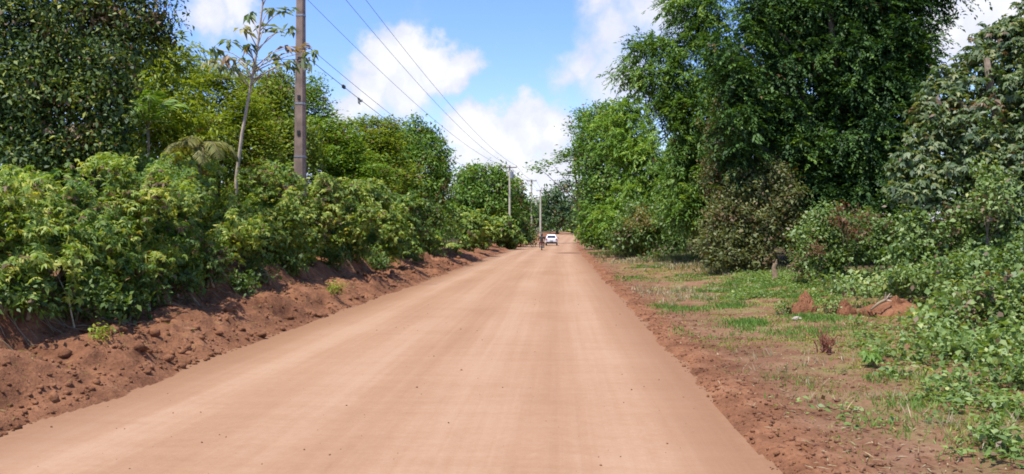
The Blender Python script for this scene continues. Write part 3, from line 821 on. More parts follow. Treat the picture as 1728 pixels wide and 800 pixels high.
vb = bpy.data.objects['verge_bush']
V, Q, t = foliage(np.random.default_rng(8), lobes_px([(1078, 362, 22, 10), (1090, 376, 18, 9), (1068, 378, 14, 8)], 54.0), 420, 'broad', .22, .11, tint0=.5)
tag(link('dry_foliage', mesh_np('dry_foliage', V, Q, t), M['rust'], vb), 'reddish-yellow dry leaves')
plant('verge_bush', 'low green bush at the bend, where the right verge narrows to the road', 'shrub', RB, 92,
      [(1000, 392, 16, 12), (1018, 398, 18, 12), (1035, 402, 20, 12), (988, 398, 10, 8)],
      1012, 'broad', 'bush', .2, .1, k=3.8, r0=.06, tint0=.6, **bp)
plant('verge_bush', 'yellowish bush at the far end of the right verge', 'shrub', RB, 140,
      [(985, 388, 12, 8), (998, 384, 12, 9), (974, 391, 8, 5)],
      988, 'broad', 'yellow', .25, .12, k=3.8, r0=.06, tint0=.6, **bp)
plant('creeper_bush', 'creeper-covered mound right of the dark gap, dead brown vine on top', 'creeper', RB, 26.5,
      [(1385, 375, 36, 28), (1360, 410, 34, 30), (1405, 405, 40, 30), (1450, 385, 40, 28), (1385, 440, 46, 26), (1445, 425, 46, 30), (1350, 445, 22, 20), (1480, 405, 36, 30)],
      1410, 'broad', 'creeper', .11, .075, k=3.6, r0=.06, tint0=.42, floor=.55, **bp)
plant('creeper_bush', 'pale leafy creeper thicket in front of the glossy tree', 'creeper', RB, 20.5,
      [(1545, 390, 48, 34), (1600, 385, 50, 36), (1655, 370, 48, 38), (1710, 365, 48, 40), (1560, 430, 56, 32), (1630, 430, 60, 34), (1700, 425, 60, 40), (1510, 435, 36, 26), (1750, 400, 50, 60)],
      1620, 'broad', 'creeper', .11, .08, k=3.6, r0=.06, tint0=.45, floor=.6, **bp)
plant('creeper_bush', 'low leafy creeper tangle right of the red earth heap', 'creeper', RB, 14.2,
      [(1565, 520, 40, 26), (1610, 500, 46, 28), (1660, 490, 48, 30), (1715, 485, 50, 36), (1590, 540, 44, 20), (1655, 530, 54, 28), (1720, 525, 50, 34), (1540, 545, 26, 14)],
      1640, 'broad', 'creeper', .10, .07, k=3.6, r0=.04, tint0=.55, floor=.3, **bp)
plant('creeper_bush', 'nearest low creeper patch at the right edge of the photo, above the bare earth', 'creeper', RB, 11.4,
      [(1640, 580, 42, 20), (1700, 570, 50, 28), (1740, 590, 46, 30), (1670, 600, 40, 16), (1590, 590, 30, 12)],
      1690, 'broad', 'creeper', .11, .075, k=3.0, r0=.03, tint0=.6, floor=.15, **bp)
plant('creeper_bush', 'leafy creeper spill behind the larger red earth heap', 'creeper', RB, 19.0,
      [(1440, 475, 36, 16), (1490, 470, 40, 20), (1540, 470, 40, 22), (1590, 468, 44, 24), (1400, 478, 26, 12), (1640, 462, 50, 28)],
      1520, 'broad', 'creeper', .11, .075, k=3.2, r0=.04, tint0=.6, floor=.3, **bp)
plant('creeper_bush', 'thick creeper bank at the right edge, between the pale thicket and the low tangle', 'creeper', RB, 17.0,
      [(1600, 455, 44, 26), (1650, 445, 50, 30), (1700, 440, 50, 34), (1745, 430, 50, 40), (1620, 480, 50, 24), (1690, 475, 60, 28)],
      1670, 'broad', 'creeper', .10, .07, k=3.4, r0=.04, tint0=.45, floor=.3, **bp)
plant('creeper_bush', 'small creeper clump just right of the larger red earth heap', 'creeper', RB, 13.2,
      [(1545, 545, 30, 18), (1575, 560, 34, 18), (1530, 565, 24, 12), (1610, 570, 34, 18), (1560, 585, 30, 10)],
      1570, 'broad', 'creeper', .10, .065, k=3.0, r0=.03, tint0=.65, floor=.2, **bp)
plant('creeper_bush', 'flat creeper mat in front of the small clump, reaching toward the bare earth', 'creeper', RB, 12.0,
      [(1480, 584, 26, 9), (1520, 572, 36, 15), (1570, 574, 36, 16), (1620, 582, 40, 16), (1505, 592, 24, 7), (1595, 596, 36, 9)],
      1560, 'broad', 'creeper', .09, .06, k=3.0, r0=.02, tint0=.6, floor=.1, bulge=0, **bp)
plant('creeper_bush', 'nearest flat creeper mat at the lower right, edged by bare red earth', 'creeper', RB, 10.0,
      [(1560, 628, 32, 9), (1612, 620, 40, 15), (1668, 618, 44, 20), (1722, 612, 44, 24), (1640, 640, 40, 9), (1710, 645, 40, 10)],
      1660, 'broad', 'creeper', .085, .055, k=3.0, r0=.02, tint0=.6, floor=.08, bulge=0, **bp)
plant('dead_vine', 'reddish-brown dead vine bunch on top of the creeper mound', 'vine', None, 25.6,
      [(1412, 352, 16, 7), (1432, 362, 20, 8), (1398, 372, 20, 9), (1420, 384, 22, 10), (1372, 420, 12, 16), (1440, 395, 16, 9)],
      1412, 'broad', 'deadvine', .09, .035, k=1.1, r0=.02, parts=('stem', 'foliage'), bark='stem')
plant('young_tree', 'light green sapling in front of the glossy tree near the right edge', 'tree', None, 19.4,
      [(1640, 300, 20, 26), (1655, 330, 26, 24), (1632, 345, 22, 22), (1665, 355, 22, 22)],
      1645, 'broad', 'creeper', .12, .06, k=2.4, r0=.035, tint0=.6)

for (Y, lx, top, rad, mt, lab) in (
        (30.5, 9.6, 395, 1.2, 'bush', 'dark low bush deep in the gap behind the pale stump'),
        (38, 7.4, 400, 1.3, 'olive', 'dusty low bush left of the olive shrub, at the verge edge'),
        (44, 7.9, 385, 1.6, 'bush', 'low green bush under the tall arching bamboo'),
        (50, 6.6, 400, 1.4, 'bush', 'low green bush right of the round reddish-centred bush'),
        (66, 6.0, 390, 1.9, 'cassava_deep', 'leafy bush beyond the round reddish-centred bush'),
        (76, 5.8, 385, 2.0, 'bush', 'green bush below the tall tree behind the bright bamboo'),
        (110, 5.6, 388, 2.2, 'cassava_deep', 'light bush on the verge across from the white car'),
        (125, 6.6, 382, 2.6, 'bush', 'dark bush on the right verge beyond the white car')):
    shrub('understory_bush', lab, 'bush', 'low bushes under the right-hand trees', lx + float(drift(Y)), Y, CAM_Z + Y * (VY - top) / F, rad, 'broad', mt, .13, .065, k=3.6, nl=8)

def woods():
    """the closed wood behind the single trees, one mass on each side"""
    rng = np.random.default_rng(91)
    lb = []
    for y in np.arange(24, 300, 4.5):
        for sgn, off in ((-1, 17), (1, 15.5)):
            x = sgn * (off + y * .045 + rng.normal() * 1.5) + float(drift(y))
            z = gz(x, y)
            h = (3.2 + y * .016 + rng.random() * 1.8) * (1.25 if sgn > 0 else .95)
            for f in (.25, .65):
                lb.append(((x + rng.normal() * .8, y + rng.normal(), z + h * f), (3.0, 3.2, h * .42)))
    for x in np.arange(-60, 90, 6.0):
        y = 300 + rng.normal() * 6; z = gz(x, y); h = 7 + rng.random() * 5
        lb.append(((x, y, z + h * .45), (5.0, 5.0, h * .5)))
        for q in (-1.5, 1.5): lb.append(((x + q, y - 2, z + 1.2), (3.5, 3.5, 2.0)))
    Vs, Qs, Ts, off = [], [], [], 0
    for c, r in lb:
        px = c[1] / 820
        L = max(.24, 3.0 * px); W = max(.12, 1.5 * px)
        V, Q, t = foliage(rng, [(c, r)], leaf_count([(c, r)], c[1], L, W, 2.4), 'broad', L, W, tint0=.4)
        Vs.append(V); Qs.append(Q + off); off += len(V); Ts.append(t)
    tag(link('woods', mesh_np('woods', np.concatenate(Vs), np.concatenate(Qs), np.concatenate(Ts)), M['tree']), 'closed dark wood filling the gaps behind the roadside trees', 'woods', kind='stuff')
woods()

# pale trunk standing in the dark gap
g = Vector(((1301 - VX) / F * 27.5, 27.5, 0)); g.z = gz(g.x, g.y)
st = empty('tree_stump', g, 'pale broken tree stump in the dark gap of the right bushes', 'tree stump')
M['stump'] = simple('weathered_stump', (.24, .165, .10), .95, .4, 14)
MB().tube([g - Vector((0, 0, .15)), g + Vector((.01, 0, .18)), g + Vector((-.015, .02, .45)), g + Vector((.02, 0, .62))], [.13, .10, .085, .075], 9).build('trunk', M['stump'], st)
MB().tube([g + Vector((.03, 0, .58)), g + Vector((.06, 0, .76))], [.05, .012], 5).build('splinter', M['stump'], st)

# ------------------------------------------------------------------ low ground plants
def blades(rng, pts, n_each, h, spread, w=.012, lean=.45):
    """grass tufts: narrow triangles fanning out of each point"""
    pts = np.repeat(np.asarray(pts, float), n_each, 0); m = len(pts)
    pts = pts + rng.normal(size=(m, 3)) * np.array([spread, spread, 0])
    pts[:, 2] = ground(pts[:, 0], pts[:, 1]) - .01
    ax = np.array([0, 0, 1.0]) + rng.normal(size=(m, 3)) * np.array([lean, lean, .1])
    ww = np.maximum(w, pts[:, 1] / 820 * .8)
    return leaf_quads(pts, ax, rng.normal(size=(m, 3)), h * (.5 + .8 * rng.random(m)), ww, .15)

def scatter(rng, regions, n, sc=1.1, cut=.0):
    """points on the ground round soft centres (x, y, rx, ry, weight), thinned by a patchy field"""
    R = np.array(regions, float); w = R[:, 4] * R[:, 2] * R[:, 3]; w /= w.sum()
    n4 = int(n * 1.9)
    k = rng.choice(len(R), n4, p=w)
    x = R[k, 0] + rng.normal(size=n4) * .62 * R[k, 2]; y = R[k, 1] + rng.normal(size=n4) * .62 * R[k, 3]
    f = fbm(x * sc, y * sc, 61, 3) + .5 * vnoise(x * 3.3, y * 3.3, 64) + rng.normal(size=n4) * .12
    ok = np.argsort(-f)[:n]
    x, y = x[ok], y[ok]
    keep = x - drift(y) > 2.15
    x, y = x[keep], y[keep]
    return np.stack([x, y, ground(x, y)], 1)

def reg(px, py, rx, w=1.0, stretch=1.0):
    h = ground_hit(px, py)
    return (h.x, h.y, rx / F * h.y, rx / F * h.y * stretch * 1.6, w)

rg = np.random.default_rng(11)
green = [reg(1250, 490, 60, 1.2), reg(1300, 480, 60, 1.2), reg(1265, 545, 30, 1.0, 1), reg(1225, 515, 30, 1), reg(1370, 535, 36, 1.2), reg(1460, 470, 60, 1.3), reg(1540, 480, 40, 1), reg(1390, 490, 40, 1),
         reg(1480, 600, 36, .8), reg(1500, 640, 50, .8), reg(1580, 640, 60, .7), reg(1640, 640, 60, .8), reg(1690, 600, 60, 1), reg(1540, 680, 50, .6), reg(1660, 740, 45, .55), reg(1700, 680, 45, .6),
         reg(1150, 470, 50, .14), reg(1090, 450, 40, .16), reg(1060, 470, 40, .1), reg(1030, 425, 22, .5), reg(1005, 412, 12, .7), reg(1200, 560, 60, .3), reg(1420, 560, 60, .5), reg(1300, 560, 80, .3), reg(1150, 520, 60, .3), reg(1400, 640, 90, .2), reg(1550, 740, 120, .2), reg(1480, 520, 40, .8), reg(1345, 500, 40, 1.2)]
pts = scatter(rg, green, 5200)
V, Q = blades(rg, pts, 8, .10, .10)
t = np.clip(.55 + np.repeat(rg.normal(size=len(pts)) * .2, 8) + rg.normal(size=len(Q)) * .1, 0, 1)
tag(link('grass', mesh_np('grass', V, Q, t), M['grass']), 'short green grass patches on the dry right verge', 'grass', kind='stuff')
straw = [reg(1130, 432, 50, 1.2), reg(1180, 445, 60, 1), reg(1240, 455, 60, .8), reg(1080, 440, 40, .6), reg(1180, 500, 80, .3), reg(1100, 490, 50, .3), reg(1300, 600, 90, .15), reg(1450, 650, 120, .12), reg(1600, 700, 90, .15)]
pts = scatter(rg, straw, 1300)
V, Q = blades(rg, pts, 7, .16, .06)
tag(link('dry_grass', mesh_np('dry_grass', V, Q, np.clip(.5 + rg.normal(size=len(Q)) * .2, .06, 1)), M['straw']), 'dry straw-coloured grass at the edge of the right verge', 'grass', kind='stuff')

brush = [reg(1110, 430, 50, 1), reg(1165, 437, 50, 1), reg(1215, 450, 50, 1.1), reg(1260, 458, 50, 1.1), reg(1310, 462, 45, 1.1), reg(1060, 428, 40, .8), reg(1035, 420, 24, .8), reg(1010, 410, 14, .8)]
pts = scatter(rg, brush, 1500)
V, Q = blades(rg, pts, 8, .34, .12, lean=.55)
t = np.clip(.45 + np.repeat(rg.normal(size=len(pts)) * .25, 8) + rg.normal(size=len(Q)) * .1, 0, 1)
tag(link('brush_grass', mesh_np('brush_grass', V, Q, t), M['olive']), 'tall dull grass along the foot of the right-hand bushes', 'grass', kind='stuff')
# thin short grass over the whole verge
nn = 9000
yy = 6.0 * np.exp(rg.random(nn) * 2.3); xx = 2.3 + rg.random(nn) ** .8 * np.interp(yy, [6, 12, 25, 60], [3.5, 5.5, 6.5, 4.5])
f = fbm(xx * .9, yy * .7, 71, 3) + .06 * (xx - 3.2) - .1 + .25 * rg.normal(size=nn) - .12 * smooth(14, 30, yy) > 0
xx, yy = xx[f], yy[f]
pts = np.stack([xx, yy, ground(xx, yy)], 1)
V, Q = blades(rg, pts, 6, .055, .07, w=.008, lean=.8)
t = np.clip(.5 + np.repeat(rg.normal(size=len(pts)) * .28, 6) + rg.normal(size=len(Q)) * .1, 0, 1)
tag(link('short_grass', mesh_np('short_grass', V, Q, t), M['yellow']), 'thin short yellow-green grass over the bare right verge', 'grass', kind='stuff')
# straw and twigs lying on the soil
def litter(name, label, n, mat, L, W, seed, left=False):
    r = np.random.default_rng(seed)
    y = 5.8 * np.exp(r.random(n) * 1.9); x = 2.0 + r.random(n) ** .9 * np.interp(y, [6, 12, 25, 60], [3.5, 5.5, 6, 4])
    if left: x = -5.5 - r.random(n) ** .6 * 2.1
    b = np.stack([x, y, ground(x, y) + .012], 1)
    ax = r.normal(size=(n, 3)) * np.array([1, 1, .18])
    V, Q = leaf_quads(b, ax, np.array([0, 0, 1.0]) + r.normal(size=(n, 3)) * .2, L * (.4 + r.random(n)), np.maximum(W, y / 820 * .8), .05)
    tag(link(name, mesh_np(name, V, Q, np.clip(.5 + r.normal(size=n) * .25, .06, 1)), M[mat]), label, 'litter', kind='stuff')
litter('straw_litter', 'pale straw bits lying on the soil of the right verge', 2200, 'straw', .11, .010, 301)
litter('bank_litter', 'dry straw and leaf bits lying on the left bank', 1300, 'drypalm', .10, .012, 303, True)
litter('leaf_litter', 'dark dead leaves and twigs lying on the right verge', 2600, 'deadvine', .10, .022, 302)

# broad-leaved weeds carpeting the verge
weedreg = [reg(1560, 600, 60, 1), reg(1640, 600, 70, 1.3), reg(1700, 620, 60, 1.3), reg(1490, 580, 40, .7), reg(1520, 640, 60, .6), reg(1600, 670, 60, .5), reg(1690, 690, 60, .6), reg(1480, 470, 60, 1.2), reg(1560, 485, 50, 1.2),
           reg(1260, 500, 60, .6), reg(1310, 470, 60, .8), reg(1400, 475, 60, .8), reg(1340, 475, 40, .6), reg(1640, 750, 70, .12), reg(1520, 560, 50, 1), reg(1500, 490, 50, 1.2), reg(1420, 500, 40, .8), reg(1590, 560, 60, 1.2), reg(1440, 700, 60, .08), reg(1690, 780, 50, .1)]
pts = scatter(rg, weedreg, 4600)
n = len(pts); per = 8
hgt = .06 + .26 * rg.random(n) ** 2
base = np.repeat(pts, per, 0) + rg.normal(size=(n * per, 3)) * np.array([.07, .07, 0])
base[:, 2] = ground(base[:, 0], base[:, 1]) + np.repeat(hgt, per) * rg.random(n * per)
ax = rg.normal(size=(n * per, 3)) * np.array([1, 1, .2]) + np.array([0, 0, .15])
nr = np.array([0, 0, 1.0]) + rg.normal(size=(n * per, 3)) * .35
V, Q = leaf_quads(base, ax, nr, .085 * (.6 + .7 * rg.random(n * per)), .05 * (.7 + .5 * rg.random(n * per)), .15)
t = np.clip(np.repeat(.5 + rg.normal(size=n) * .22, per) + rg.normal(size=n * per) * .12, 0, 1)
tag(link('weeds', mesh_np('weeds', V, Q, t), M['creeper']), 'leafy weeds carpeting the right verge below the creepers', 'weeds', kind='stuff')

# tufts one can tell apart
def tuft(name, label, px, py, r, h, mat, cat='weed', kind='broad', L=.07, W=.03, group=None, seed=1):
    rng = np.random.default_rng(seed)
    p = ground_hit(px, py)
    root = empty(name, p, label, cat, group)
    lb = [((p.x + rng.normal() * r * .3, p.y + rng.normal() * r * .3, p.z + h * (.35 + .4 * rng.random())), (r * .6, r * .6, h * .4)) for _ in range(4)]
    mb = MB()
    for c, rr in lb:
        mb.tube([p - Vector((0, 0, .03)), Vector(c)], [.008, .005], 4)
    mb.build('stem', M['stem'], root)
    V, Q, t = foliage(rng, lb, leaf_count(lb, p.y, L, W, 2.6), kind, L, W, tint0=.6)
    link('foliage', mesh_np('foliage', V, Q, t), M[mat], root)
tuft('weed_tuft', 'small yellow-green weed on the clods of the near left bank', 155, 580, .2, .12, 'yellow', seed=2)
tuft('weed_tuft', 'yellowish weed halfway up the bare left bank, below the near pole', 557, 498, .17, .26, 'yellow', seed=3)
tuft('weed_tuft', 'bright green sprig at the foot of the undercut left bank', 118, 492, .13, .2, 'cassava', seed=4)
tuft('weed_tuft', 'green plant spilling down the bank beside the dry stalk', 82, 545, .22, .45, 'bush', seed=5)
def twig_plant(label, px, py, h, seed):
    rng = np.random.default_rng(seed)
    p = ground_hit(px, py)
    root = empty('dead_plant', p, label, 'plant')
    mb = MB()
    for _ in range(16):
        e = p + Vector((rng.normal() * .09, rng.normal() * .09, h * (.4 + .6 * rng.random())))
        b = p + Vector((rng.normal() * .05, rng.normal() * .05, -.02))
        m = b.lerp(e, .5) + Vector((rng.normal() * .03, rng.normal() * .03, 0))
        mb.tube([b, m, e], [.011, .009, .005], 4)
        mb.tube([m, m + Vector((rng.normal() * .07, rng.normal() * .07, .09))], [.007, .004], 4)
    mb.build('stem', M['deadstem'], root)
    lb = [((p.x + rng.normal() * .06, p.y + rng.normal() * .06, p.z + h * (.2 + .5 * rng.random())), (.09, .09, .1)) for _ in range(3)]
    V, Q, t = foliage(rng, lb, 150, 'broad', .07, .018, tint0=.6, hole=60)
    link('foliage', mesh_np('foliage', V, Q, t), M['reddead'], root)
M['deadstem'] = simple('reddish_dead_stem', (.20, .085, .055), .9, .3, 20)
twig_plant('reddish dead plant upright on the right verge', 1385, 592, .42, 6)
tuft('weed_tuft', 'bright green weed clump at the lower right edge of the verge weeds', 1462, 615, .22, .22, 'grass', kind='rosette', L=.1, W=.03, seed=7)
tuft('weed_tuft', 'straggly green weed near the bottom right corner', 1655, 742, .14, .26, 'creeper', L=.06, W=.03, seed=8)
# dry stalk on the near bank
a = ground_hit(100, 560); b = P(62, 455, a.y + .5)
MBs = MB().tube([a - Vector((0, 0, .05)), a.lerp(b, .5) + Vector((.05, 0, 0)), b], [.014, .011, .006], 6)
s = MBs.build('dry_stalk', M['drystalk'], None, True); tag(s, 'thin pale dry stalk leaning against the near left bank', 'stalk')

# ------------------------------------------------------------------ loose clods and stones
def clods():
    rng = np.random.default_rng(21)
    bm = bmesh.new(); bmesh.ops.create_icosphere(bm, subdivisions=1, radius=1)
    v0 = np.array([v.co[:] for v in bm.verts]); f0 = np.array([[v.index for v in f.verts] for f in bm.faces]); bm.free()
    n1, n2, n3 = 3400, 2600, 260
    y1 = 6.5 * np.exp(rng.random(n1) * 2.1); x1 = -5.45 - rng.random(n1) ** 1.3 * 1.6
    y2 = 6.0 * np.exp(rng.random(n2) * 2.0); x2 = 1.85 + np.abs(rng.normal(size=n2)) * .9 - .08
    y3 = 6.0 * np.exp(rng.random(n3) * 2.2); x3 = -5.2 + rng.random(n3) * 6.9
    x = np.concatenate([x1, x2, x3]); y = np.concatenate([y1, y2, y3])
    r = np.concatenate([.008 + .03 * rng.random(n1) ** 4 + .09 * rng.random(n1) ** 26, .008 + .022 * rng.random(n2) ** 4, .004 + .011 * rng.random(n3) ** 4])
    n = len(x)
    z = ground(x, y)
    sc = r[:, None, None] * (.75 + .5 * rng.random((n, 1, 3)))
    jit = 1 + .28 * rng.normal(size=(n, len(v0), 1))
    ang = rng.random(n) * 6.283
    vv = v0[None] * jit * sc
    c, s_ = np.cos(ang)[:, None], np.sin(ang)[:, None]
    vx = vv[..., 0] * c - vv[..., 1] * s_; vy = vv[..., 0] * s_ + vv[..., 1] * c
    V = np.stack([vx + x[:, None], vy + y[:, None], vv[..., 2] * .8 + (z + r * .35)[:, None]], -1).reshape(-1, 3)
    Q = (f0[None] + (np.arange(n) * len(v0))[:, None, None]).reshape(-1, 3)
    me = mesh_np('earth_clods', V, Q)
    a = me.attributes.new('lateral', 'FLOAT', 'POINT'); a.data.foreach_set('value', np.repeat(np.minimum(x, 2.6), len(v0)).astype(np.float32))
    tag(link('earth_clods', me, M['ground']), 'loose red earth clods along both road edges', 'clods', kind='stuff')
clods()

def roots():
    rng = np.random.default_rng(33)
    mb = MB()
    for _ in range(110):
        y = 8.5 * math.exp(rng.random() * 1.5); t0 = 2.25 + rng.normal() * .15
        pts = []
        dx, dy = .5 + .5 * rng.random(), rng.normal() * .35
        for q in np.linspace(0, 1, 6):
            xx = -5.4 - t0 + dx * q; yy = y + dy * q + rng.normal() * .02
            pts.append(Vector((xx, yy, gz(xx, yy) + .012 + .07 * math.sin(q * 3.0) * rng.random())))
        r = .005 + .008 * rng.random()
        mb.tube(pts, list(np.linspace(r, r * .35, 6)), 4)
    tag(mb.build('roots', M['stem'], None), 'thin roots trailing down the cut face of the left bank', 'roots', kind='stuff')
roots()

def mound(name, label, px, py, rx, ry, h, seed, cat='earth heap'):
    rng = np.random.default_rng(seed)
    p = ground_hit(px, py)
    n = 64
    u = np.linspace(-1.15, 1.15, n)
    X, Yv = np.meshgrid(u, u)
    d = np.sqrt(X ** 2 + Yv ** 2)
    d = d * (1 + .35 * vnoise(X * 1.6 + seed, Yv * 1.6, seed + 9))
    prof = np.clip(1 - d ** 2.2, -.15, 1)
    Zm = h * (.25 + .75 * prof) * prof * (1 + 1.2 * fbm(X * 2.2 + seed, Yv * 2.2, seed, 3)) + (.24 * lumps(X * 3 + seed, Yv * 3, seed) + .14 * lumps(X * 7 + seed, Yv * 7, seed + 2)) * (prof > 0) * h / .5 + .05 * fbm(X * 9, Yv * 9, seed + 3, 2)
    wx = p.x + X * rx * (1 + .5 * fbm(X * 1.7 + 3, Zm * 5 + seed, seed + 20, 2)) + .35 * rx * fbm(Zm * 7 + seed, Yv * 2.5, seed + 21, 2) * (prof > 0); wy = p.y + Yv * ry * (1 + .4 * fbm(Yv * 1.7, X * 1.5, seed + 22, 2))
    Z = ground(wx, wy, False) + np.where(prof > -.1, Zm, -.3) + (p.z - float(ground(np.array([p.x]), np.array([p.y]), False)[0]))
    V = np.stack([wx, wy, Z], -1).reshape(-1, 3)
    i = np.arange(n - 1)[:, None] * n + np.arange(n - 1)[None]
    Q = np.stack([i, i + 1, i + n + 1, i + n], -1).reshape(-1, 4)
    me = mesh_np(name, V, Q, smooth_shade=True)
    a = me.attributes.new('lateral', 'FLOAT', 'POINT'); a.data.foreach_set('value', np.full(len(V), 1.9, np.float32))
    return tag(link(name, me, M['ground']), label, cat), p
mound('earth_heap', 'small pointed dark red earth heap on the right verge', 1350, 524, .30, .32, .27, 57)
_, hp = mound('earth_heap', 'larger red earth heap with broken pale root, beside the low creepers', 1495, 526, .62, .80, .22, 52)
_, hq = mound('earth_heap', 'low dark red clod lump left of the larger earth heap', 1415, 526, .20, .25, .17, 53)
def root_wood():
    p = P(1478, 505, hp.y - .45)
    root = empty('broken_root', (p.x, p.y, gz(p.x, p.y)), 'broken pale root with splintered end on the larger red heap', 'root')
    MB().tube([p + Vector((-.30, -.1, -.17)), p + Vector((-.12, -.02, -.05)), p + Vector((.05, 0, .03)), p + Vector((.16, 0, .1))], [.018, .03, .035, .022], 7).build('root_stem', M['stem'], root, True)
    for k, (dx, dz) in enumerate(((-.02, .16), (.07, .14), (.1, -.02))):
        MB().tube([p + Vector((.03, 0, .02)), p + Vector((.03 + dx, -.06, .02 + dz))], [.03, .008], 5).build('splinter', M['whiterubbish'], root)
root_wood()
for i, (px, py, r, h, mt, lab) in enumerate(((1318, 528, .22, .26, 'creeper', 'leafy weed at the left foot of the small pointed earth heap'), (1382, 526, .2, .22, 'creeper', 'leafy weed between the small pointed heap and the low clod lump'), (1450, 500, .3, .2, 'creeper', 'weed growing on the back of the low clod lump'), (1530, 535, .26, .26, 'creeper', 'leafy weed at the right foot of the larger earth heap'), (1440, 545, .2, .12, 'grass', 'low grassy weed in front of the larger earth heap'))):
    tuft('heap_weed', lab, px, py, r, h, mt, L=.08, W=.05, group='weeds round the earth heaps', seed=60 + i)
def stone(label, px, py, r, mat, seed):
    rng = np.random.default_rng(seed)
    p = ground_hit(px, py)
    bm = bmesh.new(); bmesh.ops.create_icosphere(bm, subdivisions=2, radius=r)
    for v in bm.verts: v.co = Vector((v.co.x * 1.3, v.co.y, v.co.z * .65)) * (1 + .12 * rng.normal())
    me = bpy.data.meshes.new('stone'); bm.to_mesh(me); bm.free()
    o = link('stone', me, M[mat]); o.location = p + Vector((0, 0, r * .35)); tag(o, label, 'stone')
stone('pale stone on the verge left of the small pointed earth heap', 1338, 538, .075, 'limestone', 3)
stone('small pale stone in the weeds at the lower right corner', 1668, 722, .035, 'limestone', 4)

# ------------------------------------------------------------------ utility poles and wires
def utility_pole(x, y, label, mat, height, w0, w1, detail=True, arm=.9, arm_off=0.0):
    z = gz(x, y)
    root = empty('utility_pole', (x, y, z), label, 'utility pole', 'utility poles along the left side')
    def sec(h, f=1.0):
        w = (w0 + (w1 - w0) * h / height) * f
        d = w * .8
        b = w * .18
        return [Vector((x + sx, y + sy, z + h)) for sx, sy in ((-w / 2 + b, -d / 2), (w / 2 - b, -d / 2), (w / 2, -d / 2 + b), (w / 2, d / 2 - b), (w / 2 - b, d / 2), (-w / 2 + b, d / 2), (-w / 2, d / 2 - b), (-w / 2, -d / 2 + b))]
    hs = [-.4, 0] + list(np.linspace(.5, height, 9))
    mb = MB(); mb.loft([sec(h) for h in hs])
    if detail:   # cast-in step holes on the road-facing side
        for h in (4.6, 5.55, 6.8, 7.6, 8.6):
            hole = MB()
        me = mb.mesh('shaft')
        sh = link('shaft', me, M[mat], root)
        for h in (3.6, 5.4, 8.4):
            w = w0 + (w1 - w0) * h / height
            hb = MB().loft([sec(h - .03, 1.06), sec(h + .03, 1.06)])
            hb.build('steel_band', M['galv'], root)
        for h in (4.4, 5.6, 6.9):  # black boxes set proud stand for the shade inside the step holes
            w = (w0 + (w1 - w0) * h / height)
            MB().box(Vector((x - w * .02, y - w * .4 - .012, z + h)), (w * .30, .03, .16), bev=.008).build('step_hole_shade', M['blackplastic'], root)
    else:
        mb.build('shaft', M[mat], root)
    ins = []
    za = z + height - .25
    MB().box(Vector((x + arm_off, y - .13, za)), (arm * 2.1, .09, .11), bev=.008).build('crossarm', M['wood'], root)
    for dx in (-arm, arm * .33 if detail else 0.0, arm):
        c = Vector((x + arm_off + dx, y - .13, za + .055))
        MB().tube([c, c + Vector((0, 0, .05)), c + Vector((0, 0, .055)), c + Vector((0, 0, .09)), c + Vector((0, 0, .095)), c + Vector((0, 0, .14)), c + Vector((0, 0, .17))], [.018, .018, .06, .06, .035, .045, .02], 8).build('insulator', M['porcelain'], root, True)
        ins.append(c + Vector((0, 0, .15)))
    return root, ins, z

Y1 = 27.5
p1, ins1, z1 = utility_pole((499 - VX) / F * Y1, Y1, 'tall grey-brown concrete utility pole rising from the left shrubs', 'concrete', 10.35, .44, .26, True, 1.14, .09)
p1.rotation_euler = (0, RAD(.35), 0)
x1 = (499 - VX) / F * Y1
# low-voltage rack on the near pole
rk = []
for h in (8.25, 7.85, 7.5):
    c = Vector((x1 + .18, Y1 - .05, h))
    MB().box(c + Vector((.05, 0, 0)), (.14, .05, .05), bev=.006).build('bracket', M['galv'], p1)
    e = c + Vector((.17, 0, 0))
    MB().tube([e - Vector((0, 0, .06)), e - Vector((0, 0, .02)), e + Vector((0, 0, .02)), e + Vector((0, 0, .06))], [.05, .03, .03, .05], 8).build('spool_insulator', M['porcelain'], p1, True)
    rk.append(e)
poles = []
for (px, Y, top, lab) in ((860, 95, 279, 'second utility pole, pale shaft and T-shaped crossarm above the shrubs'),
                          (897, 140, 303, 'thin pale far utility pole left of the two by the road bend'),
                          (912, 170, 320, 'pale far utility pole standing beside the white car and motorcyclist'),
                          (905, 205, 332, 'thinnest far utility pole between the two pale far poles')):
    x = (px - VX) / F * Y
    H = CAM_Z + (VY - top) / F * Y - gz(x, Y)
    w = max(.26, 3.2 * Y / F)
    poles.append(utility_pole(x, Y, lab, 'palepole', H, w, w * .75, False, .8))
    if px == 860:
        zz = gz(x, Y)
        t = MB().tube([Vector((x + .28, Y - .3, zz + H - 1.5)), Vector((x + .28, Y - .3, zz + H - .75))], .2, 10).build('transformer', M['galv'], poles[-1][0])

def wire(a, b, sag, label, r=.011, n=28, r_far=None):
    a, b = Vector(a), Vector(b)
    pts = [a.lerp(b, s) - Vector((0, 0, 4 * sag * s * (1 - s))) for s in np.linspace(0, 1, n)]
    mb = MB().tube(pts, list(np.linspace(r, r_far or r, n)), 5)
    o = mb.build('overhead_wire', M['cable'], None, True)
    tag(o, label, 'wire', 'overhead wires between the left poles')
    return pts
i2 = poles[0][1]
wire(ins1[0], i2[0], 1.0, 'leftmost of the three high overhead wires crossing the sky', .009, r_far=.014)
wire(ins1[1], i2[1], 1.0, 'middle of the three high overhead wires crossing the sky', .009, r_far=.014)
wire(ins1[2], i2[2], 1.0, 'rightmost of the three high overhead wires crossing the sky', .009, r_far=.014)
b2 = Vector(i2[1]) - Vector((.25, 0, 2.2))
lw = wire(rk[0], b2, .9, 'upper of the low overhead wires from the near pole rack', .009, r_far=.013)
